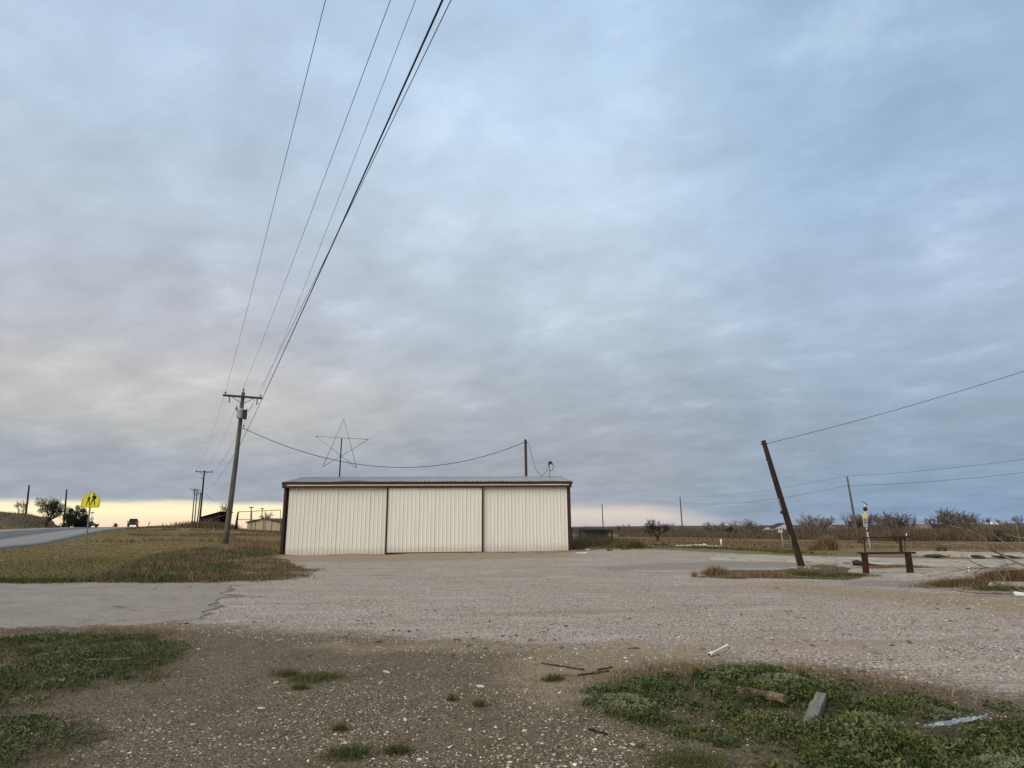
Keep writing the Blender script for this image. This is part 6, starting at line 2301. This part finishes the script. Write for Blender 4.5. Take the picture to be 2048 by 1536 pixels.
def clumps(poly, nclump, rmin, rmax, seed, grow=0.05, pull=None):
    """plant centres: position, radius, height factor, tone"""
    rs = np.random.RandomState(seed)
    a, b = poly.min(0), poly.max(0)
    C = []
    while len(C) < nclump:
        p = rs.uniform(a, b)
        sd_ = sdist(p[None], poly)[0]
        if sd_ < -grow or not in_view(p[None])[0]:
            continue
        if min(np.hypot(*(p - k_)) for k_ in KEEP) < 0.16:
            continue
        if sd_ < 0.2 and rs.random_sample() < 0.45:
            continue
        r = (rmin + (rmax - rmin) * rs.random_sample() ** 1.8) * (0.55 + 0.45 * min(1.0, max(sd_, 0) / 0.35))
        C.append((p[0], p[1], r, rs.uniform(0.35, 1.0), rs.random_sample()))
    return np.array(C)


def clump_leaves(name, C, per, smin, smax, hmax, m, seed, tmpl, tilt, label):
    """leaves heaped into separate cushions, each with its own height and tone"""
    rs = np.random.RandomState(seed)
    w = C[:, 2] ** 2
    n = int(per * len(C))
    i = rs.choice(len(C), n, p=w / w.sum())
    c = C[i]
    rad = c[:, 2] * np.sqrt(rs.random_sample(n)) * (1 + 0.35 * rs.normal(0, 1, n) * (rs.random_sample(n) < 0.2))
    a = rs.uniform(0, 6.28, n)
    P2 = np.column_stack([c[:, 0] + rad * np.cos(a), c[:, 1] + rad * np.sin(a)])
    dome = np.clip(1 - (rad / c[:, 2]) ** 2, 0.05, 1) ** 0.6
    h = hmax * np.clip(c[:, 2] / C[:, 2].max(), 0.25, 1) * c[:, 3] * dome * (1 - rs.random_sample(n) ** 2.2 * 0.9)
    V, T = instances(tmpl[0], tmpl[1], np.column_stack([P2, terrain(P2[:, 0], P2[:, 1]) + h + 0.004]), rs.uniform(0, 6.28, n), rs.uniform(smin, smax, n) * (0.7 + 0.6 * c[:, 3]), rs.normal(0, tilt, n), rs.normal(0, tilt, n))
    k = len(tmpl[0])
    va = np.clip(c[:, 4] * 1.3 - 0.15 + rs.normal(0, 0.18, n), 0, 1)
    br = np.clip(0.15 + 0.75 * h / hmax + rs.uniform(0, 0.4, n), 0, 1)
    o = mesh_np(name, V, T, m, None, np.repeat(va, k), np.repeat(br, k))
    return tag(o, label, 'weeds', kind='stuff')


CR = clumps(WEEDR, 180, 0.07, 0.34, 401)
clump_leaves('weed_patch', CR[::2], 330, 0.011, 0.024, 0.13, M_leaf2, 402, CL, 0.55, 'grey-green clover-like weeds covering the lower right foreground')
clump_leaves('weed_patch', CR[1::2], 330, 0.015, 0.040, 0.17, M_leaf, 403, LF, 0.8, 'darker green leafy weeds among the lower right foreground patch')
leafy('weed_patch', patch_sampler(WEEDR, 15000, 421, 1.5, 0.50, 0.3), lambda P: np.full(len(P), 0.045), 0.012, 0.032, M_leaf, 422, LF, 0.8, 'low mixed green leaves spread between the right foreground clumps', 'weeds')
NEARP = ext(poly_w([(1500, 1470), (1700, 1450), (1900, 1455), (2048, 1450)]), [(5.2, 4.9), (4.6, 4.2), (2.0, 4.2)])
CR4 = clumps(NEARP, 75, 0.08, 0.32, 431)
clump_leaves('weed_patch', CR4, 300, 0.016, 0.044, 0.20, M_leaf, 432, LF, 0.75, 'dense dark green weeds along the bottom right edge')
CR2 = clumps(WEEDR, 60, 0.06, 0.16, 404, -0.1)
clump_leaves('weed_patch', CR2, 90, 0.03, 0.062, 0.20, M_leaf, 405, LF, 0.6, 'broad leaved green plants standing above the right foreground weeds')
CR3 = clumps(WEEDR, 150, 0.03, 0.10, 406, 0.5)
clump_leaves('weed_patch', CR3, 60, 0.008, 0.018, 0.06, M_leaf2, 407, CL, 0.6, 'tiny weed seedlings fringing the right foreground patch')
blades('dry_grass', patch_sampler(WEEDR, 3000, 95, 1.6, 0.52, 0.3), 0.03, 0.14, 0.004, M_grassd, 96, 'thin dry stalks among the right foreground weeds', 'grass', 1.2)
CLF = clumps(WEEDL, 250, 0.10, 0.45, 411)
clump_leaves('weed_patch', CLF, 260, 0.013, 0.034, 0.13, M_leaf, 412, LF, 0.8, 'dark green weeds filling the lower left foreground')
CLG = clumps(WEEDL, 110, 0.05, 0.2, 413, 0.35)
clump_leaves('weed_patch', CLG, 110, 0.010, 0.022, 0.08, M_leaf2, 414, CL, 0.6, 'small pale weeds fringing the lower left foreground patch')
gq = patch_sampler(WEEDL, 14000, 103, 1.6, 0.54, 0.2)
blades('green_grass', gq, 0.03, 0.11, 0.005, M_grassg, 104, 'short green grass in the lower left foreground', 'grass', 1.0)
blades('dry_grass', patch_sampler(WEEDL, 12000, 105, 1.1, 0.55, 0.5), 0.02, 0.10, 0.005, M_rustgrass, 106, 'brown dead grass in the lower left foreground', 'grass', 1.2)
tp = []
rs = np.random.RandomState(107)
for c, r in TUFTW:
    k = int(900 * (r / 0.25))
    q = rs.normal(0, 0.42, (k, 2)) * r * np.array((1.3, 0.9)) + c[:2]
    tp.append(q)
tp = np.concatenate(tp)
blades('green_grass', tp, 0.025, 0.09, 0.004, M_grassg, 108, 'small green grass tufts scattered on the stony dirt', 'grass', 1.0)
leafy('weed_patch', tp[::2], lambda P: np.full(len(P), 0.05), 0.008, 0.02, M_leaf, 109, LF, 0.8, 'small leafy weed tufts scattered on the stony dirt', 'weeds')
# dead stems sprinkled along the edges of dirt and gravel
q = sampler_poly(SAND1, 5, 11)(rs, 1500)
blades('dry_grass', q, 0.01, 0.06, 0.004, M_rustgrass, 110, 'tiny dead stems on pale ground left of the right weed patch', 'grass', 1.2)


def ring_strip(poly_pts, n, seed, wid):
    rs = np.random.RandomState(seed)
    E = np.array([G(*p)[:2] for p in poly_pts])
    L = np.concatenate([[0], np.cumsum(np.linalg.norm(np.diff(E, axis=0), axis=1))])
    t = rs.uniform(0, L[-1], n)
    P = np.column_stack([np.interp(t, L, E[:, 0]), np.interp(t, L, E[:, 1])])
    f = fbm(P[:, 0], P[:, 1], 0.8, seed)
    return (P + rs.normal(0, wid, (n, 2)) * np.array((1, 1)))[f + rs.normal(0, 0.06, n) > 0.40]


blades('dry_grass', ring_strip([(1190, 1372), (1240, 1350), (1400, 1338), (1560, 1342), (1700, 1356), (1860, 1382), (2040, 1418)], 3800, 111, 0.16), 0.03, 0.13, 0.005, M_rustgrass, 112, 'russet dead grass along upper edge of the right weed patch', 'grass', 0.9)
blades('dry_grass', ring_strip([(0, 1262), (200, 1260), (330, 1266), (400, 1275)], 2500, 113, 0.12), 0.02, 0.08, 0.005, M_rustgrass, 114, 'brown dead grass along near edge of the driveway', 'grass', 1.0)

# verge between driveway and road: lawn blades
rs = np.random.RandomState(121)
LAWN = np.array([(-40, 19), (-9.5, 19.2), (-8, 24), (-11.5, 33), (-14.5, 36.5), (-15, 60), (-35, 75), (-52, 78), (-31, 42), (-29, 34)], float)
P = np.column_stack([rs.uniform(-52, -8, 300000), 18.8 * (78 / 18.8) ** rs.random_sample(300000)])
P = P[(sdist(P, LAWN) > 0) & in_view(P)]
_E = sdist(P, np.vstack([rn[::4], rf[::-4]]))
P = P[_E < -0.2][:90000]
g_ = np.clip(region(P, LAWNG, np.full(len(P), 3.0)) * 0.9 * fbm(P[:, 0], P[:, 1], 0.25, 4) * 1.6, 0, 1)
blades('lawn', P, 0.03, 0.07, 0.022, M_lawn, 122, 'mown olive grass verge between driveway and road', 'grass', 0.9, varf=g_)
# lip of grass along the far side of the driveway
blades('green_grass', ring_strip([(-60, 1163), (0, 1163), (120, 1163), (250, 1164), (330, 1164)], 9000, 123, 0.22), 0.06, 0.17, 0.014, M_grassg, 124, 'green grass fringe along far edge of the driveway', 'grass', 0.8)
# weed bank left of the hangar
def hM(P):
    return 0.04 + 0.26 * np.clip(fbm(P[:, 0], P[:, 1], 0.6, 15) * 1.8 - 0.55, 0, 1)


leafy('weed_patch', patch_sampler(WEEDM, 36000, 131, 0.45, 0.42), hM, 0.03, 0.075, M_leaf, 132, LF, 0.8, 'green weed bank between driveway and utility pole', 'weeds')
blades('dry_grass', patch_sampler(WEEDM, 13000, 133, 0.5, 0.50, 0.6), 0.05, 0.26, 0.014, M_rustgrass, 134, 'russet tall grass mixed in the weed bank left of hangar', 'grass', 0.7)
blades('dry_grass', ring_strip([(180, 1163), (260, 1160), (340, 1163), (420, 1160), (480, 1158)], 3000, 135, 0.3), 0.08, 0.34, 0.009, M_grassd, 136, 'pale dry grass along the driveway below the weed bank', 'grass', 0.8)
blades('dry_grass', patch_sampler(WEEDN, 7000, 145, 0.7, 0.52, 0.6), 0.03, 0.14, 0.014, M_rustgrass, 146, 'low sparse brown grass on gravel left of hangar', 'grass', 0.9)
blades('green_grass', patch_sampler(WEEDN, 9000, 147, 0.6, 0.54, 0.4), 0.03, 0.12, 0.016, M_grassg, 148, 'low green grass patches on gravel left of hangar', 'grass', 0.9)
blades('dry_grass', ring_strip([(470, 1098), (520, 1096), (552, 1092)], 3000, 137, 0.7), 0.15, 0.4, 0.02, M_rustgrass, 138, 'russet grass at left foot of the hangar', 'grass', 0.6)
# field behind left: taller dry tufts
P = np.column_stack([rs.uniform(-75, -14, 120000), rs.uniform(44, 118, 120000)])
P = P[(sdist(P, np.vstack([rn[::4], rf[::-4]])) < -1.0) & (np.abs(P[:, 0] / P[:, 1]) < 0.72) & (fbm(P[:, 0], P[:, 1], 0.12, 9) > 0.5)][:26000]
blades('dry_grass', P, 0.08, 0.30, 0.05, M_grassd, 139, 'dry tawny field grass behind the utility pole', 'grass', 0.8)
q = np.column_stack([rs.uniform(-125, -58, 60000), rs.uniform(84, 150, 60000)])
q = q[(sdist(q, np.vstack([rn[::4], rf[::-4]])) < -0.8) & (q[:, 0] < np.interp(q[:, 1], rf[:, 1], rf[:, 0])) & (fbm(q[:, 0], q[:, 1], 0.2, 29) > 0.42)][:16000]
blades('dry_grass', q, 0.15, 0.5, 0.06, M_rustgrass, 149, 'rough brown grass on the far bank left of the road', 'grass', 0.8)
# mound of pale grass before the black shed
q = onground(412, 92)[:2] + rs.normal(0, 1, (5000, 2)) * np.array((1.8, 1.2))
blades('dry_grass', q, 0.3, 1.1, 0.05, M_grassd, 140, 'heap of tall pale grass in front of the black shed', 'grass', 0.6)
# right field
P = np.column_stack([rs.uniform(2, 80, 160000), 43 * (128 / 43) ** rs.random_sample(160000)])
P = P[(np.abs(P[:, 0] / P[:, 1]) < 0.95) & (sdist(P, GRAVEL) < -0.4) & (fbm(P[:, 0], P[:, 1], 0.1, 19) > 0.46)][:30000]
blades('dry_grass', P, 0.06, 0.24, 0.05, M_grassd, 141, 'dry tawny grass across the right field', 'grass', 0.8)
q = ring_strip([(1146, 1096), (1170, 1092), (1200, 1091), (1240, 1092)], 7000, 142, 0.8)
blades('dry_grass', q, 0.25, 0.75, 0.025, M_grassd, 143, 'tall dry grass right of the hangar before the mesh fence', 'grass', 0.5)
q = ring_strip([(1255, 1096), (1275, 1093), (1290, 1095), (1420, 1097), (1530, 1102), (1640, 1110)], 5000, 144, 0.5)
blades('green_grass', q, 0.06, 0.3, 0.03, M_grassg, 145, 'dark green weeds along far edge of the gravel', 'grass', 0.8)


# single tufts and shrubs one can count
def tuft(name, label, cat, px, py, w, h, n, m, seed, leaf=None, dep=0.6, wid=0.012, lean=0.6):
    rs = np.random.RandomState(seed)
    g = G(px, py)
    q = rs.normal(0, 0.42, (n, 2)) * np.array((w, w * dep)) * 0.6
    hm = np.clip(1.15 - (np.abs(q[:, 0]) / (w * 0.9)) ** 2, 0.2, 1.2)
    hh = rs.uniform(0.35, 1.0, n) * h * hm
    z = terrain(q[:, 0] + g[0], q[:, 1] + g[1]) - g[2]
    sc = np.column_stack([np.full(n, wid) * rs.uniform(0.6, 1.5, n), hh * rs.uniform(0.3, 1.4, n), hh])
    V, T = instances(BLADE_V, BLADE_F, np.column_stack([q, z - 0.01]), rs.uniform(0, 6.28, n), sc, rs.normal(0, lean * 0.5, n), rs.normal(0, lean * 0.5, n))
    o = mesh_np(name, V, T, m, None, np.repeat(rs.random_sample(n), 5), np.repeat(rs.random_sample(n), 5))
    o.location = tuple(g)
    return tag(o, label, cat)


tuft('grass_tuft', 'russet dry grass clump left of the leaning pole foot', 'grass tuft', 1528, 1153, 1.5, 0.22, 2600, M_rustgrass, 151, dep=0.5)
tuft('grass_tuft', 'small russet grass clump farther left of the leaning pole', 'grass tuft', 1432, 1150, 0.8, 0.32, 1300, M_rustgrass, 152)
tuft('grass_tuft', 'low brown grass mat between two russet clumps', 'grass tuft', 1470, 1155, 1.0, 0.10, 1400, M_rustgrass, 153, dep=0.4)
tuft('grass_tuft', 'tiny isolated grass tuft on gravel left of the russet clumps', 'grass tuft', 1389, 1154, 0.16, 0.24, 120, M_rustgrass, 154)
tuft('grass_tuft', 'low green weed mat right of the leaning pole foot', 'grass tuft', 1690, 1151, 1.8, 0.11, 3600, M_grassg, 155, dep=0.35)
tuft('grass_tuft', 'low green weed mat at the leaning pole foot', 'grass tuft', 1612, 1150, 1.6, 0.14, 3200, M_grassg, 156, dep=0.4)
tuft('shrub', 'round rust brown shrub in the field behind the leaning pole', 'shrub', 1655, 1101, 1.0, 0.95, 1800, M_rustgrass, 157, wid=0.03, lean=0.5)
tuft('shrub', 'smaller rust brown shrub beside the round shrub', 'shrub', 1627, 1101, 0.6, 0.4, 700, M_rustgrass, 158, wid=0.03)
tuft('shrub', 'rust brown shrub in the field right of rusty frame', 'shrub', 1884, 1103, 0.6, 0.6, 900, M_rustgrass, 159, wid=0.03)
tuft('grass_tuft', 'brown grass bank under the fallen branches', 'grass tuft', 1920, 1172, 1.9, 0.22, 4200, M_grassd, 160, dep=0.3, wid=0.010)
tuft('grass_tuft', 'tawny grass bank at right edge behind the fallen branches', 'grass tuft', 2025, 1160, 1.8, 0.35, 4200, M_grassd, 161, dep=0.4, wid=0.010)
tuft('grass_tuft', 'brown grass strip on the slab below the rusty frame', 'grass tuft', 1790, 1135, 2.6, 0.14, 2600, M_rustgrass, 162, dep=0.16)
tuft('grass_tuft', 'green grass clump under the fallen branches at right edge', 'grass tuft', 2000, 1181, 1.4, 0.14, 2400, M_grassg, 163, dep=0.3)
tuft('shrub', 'green bush beside the pale field below the lone tree', 'shrub', 1272, 1096, 1.0, 0.5, 1100, M_grassg, 164, wid=0.03)
tuft('shrub', 'yellowish weed clump between hangar and lone tree', 'shrub', 1235, 1095, 1.6, 0.35, 1500, M_lawn, 165, wid=0.03)


# twiggy tumbleweed shrubs near the leaning pole
def twig_shrub(label, px, py, w, h, n, seed, m):
    rs = np.random.RandomState(seed)
    g = G(px, py)
    mb = MB()
    for _ in range(n):
        a = rs.uniform(0, 6.28)
        e = rs.uniform(0.15, 1.3)
        d = np.array((math.cos(a) * math.cos(e) * w, math.sin(a) * math.cos(e) * w, math.sin(e) * h))
        p0 = d * rs.uniform(0, 0.4)
        p1 = d * rs.uniform(0.6, 1.0)
        mb.tube([p0, (p0 + p1) / 2 + rs.normal(0, 0.03, 3), p1], [0.006, 0.005, 0.003], 3, False)
        for _ in range(4):
            s = p0 + (p1 - p0) * rs.uniform(0.4, 1.0)
            mb.tube([s, s + rs.normal(0, 0.09, 3) + d * 0.1], [0.004, 0.002], 3, False)
    o = mb.build('tumbleweed', m, loc=tuple(g))
    return tag(o, label, 'shrub')


twig_shrub('twiggy dry tumbleweed right of the leaning pole foot', 1660, 1151, 0.62, 0.40, 75, 171, M_twig)
twig_shrub('smaller twiggy dry bush touching the leaning pole foot', 1622, 1146, 0.35, 0.32, 40, 172, M_twig)
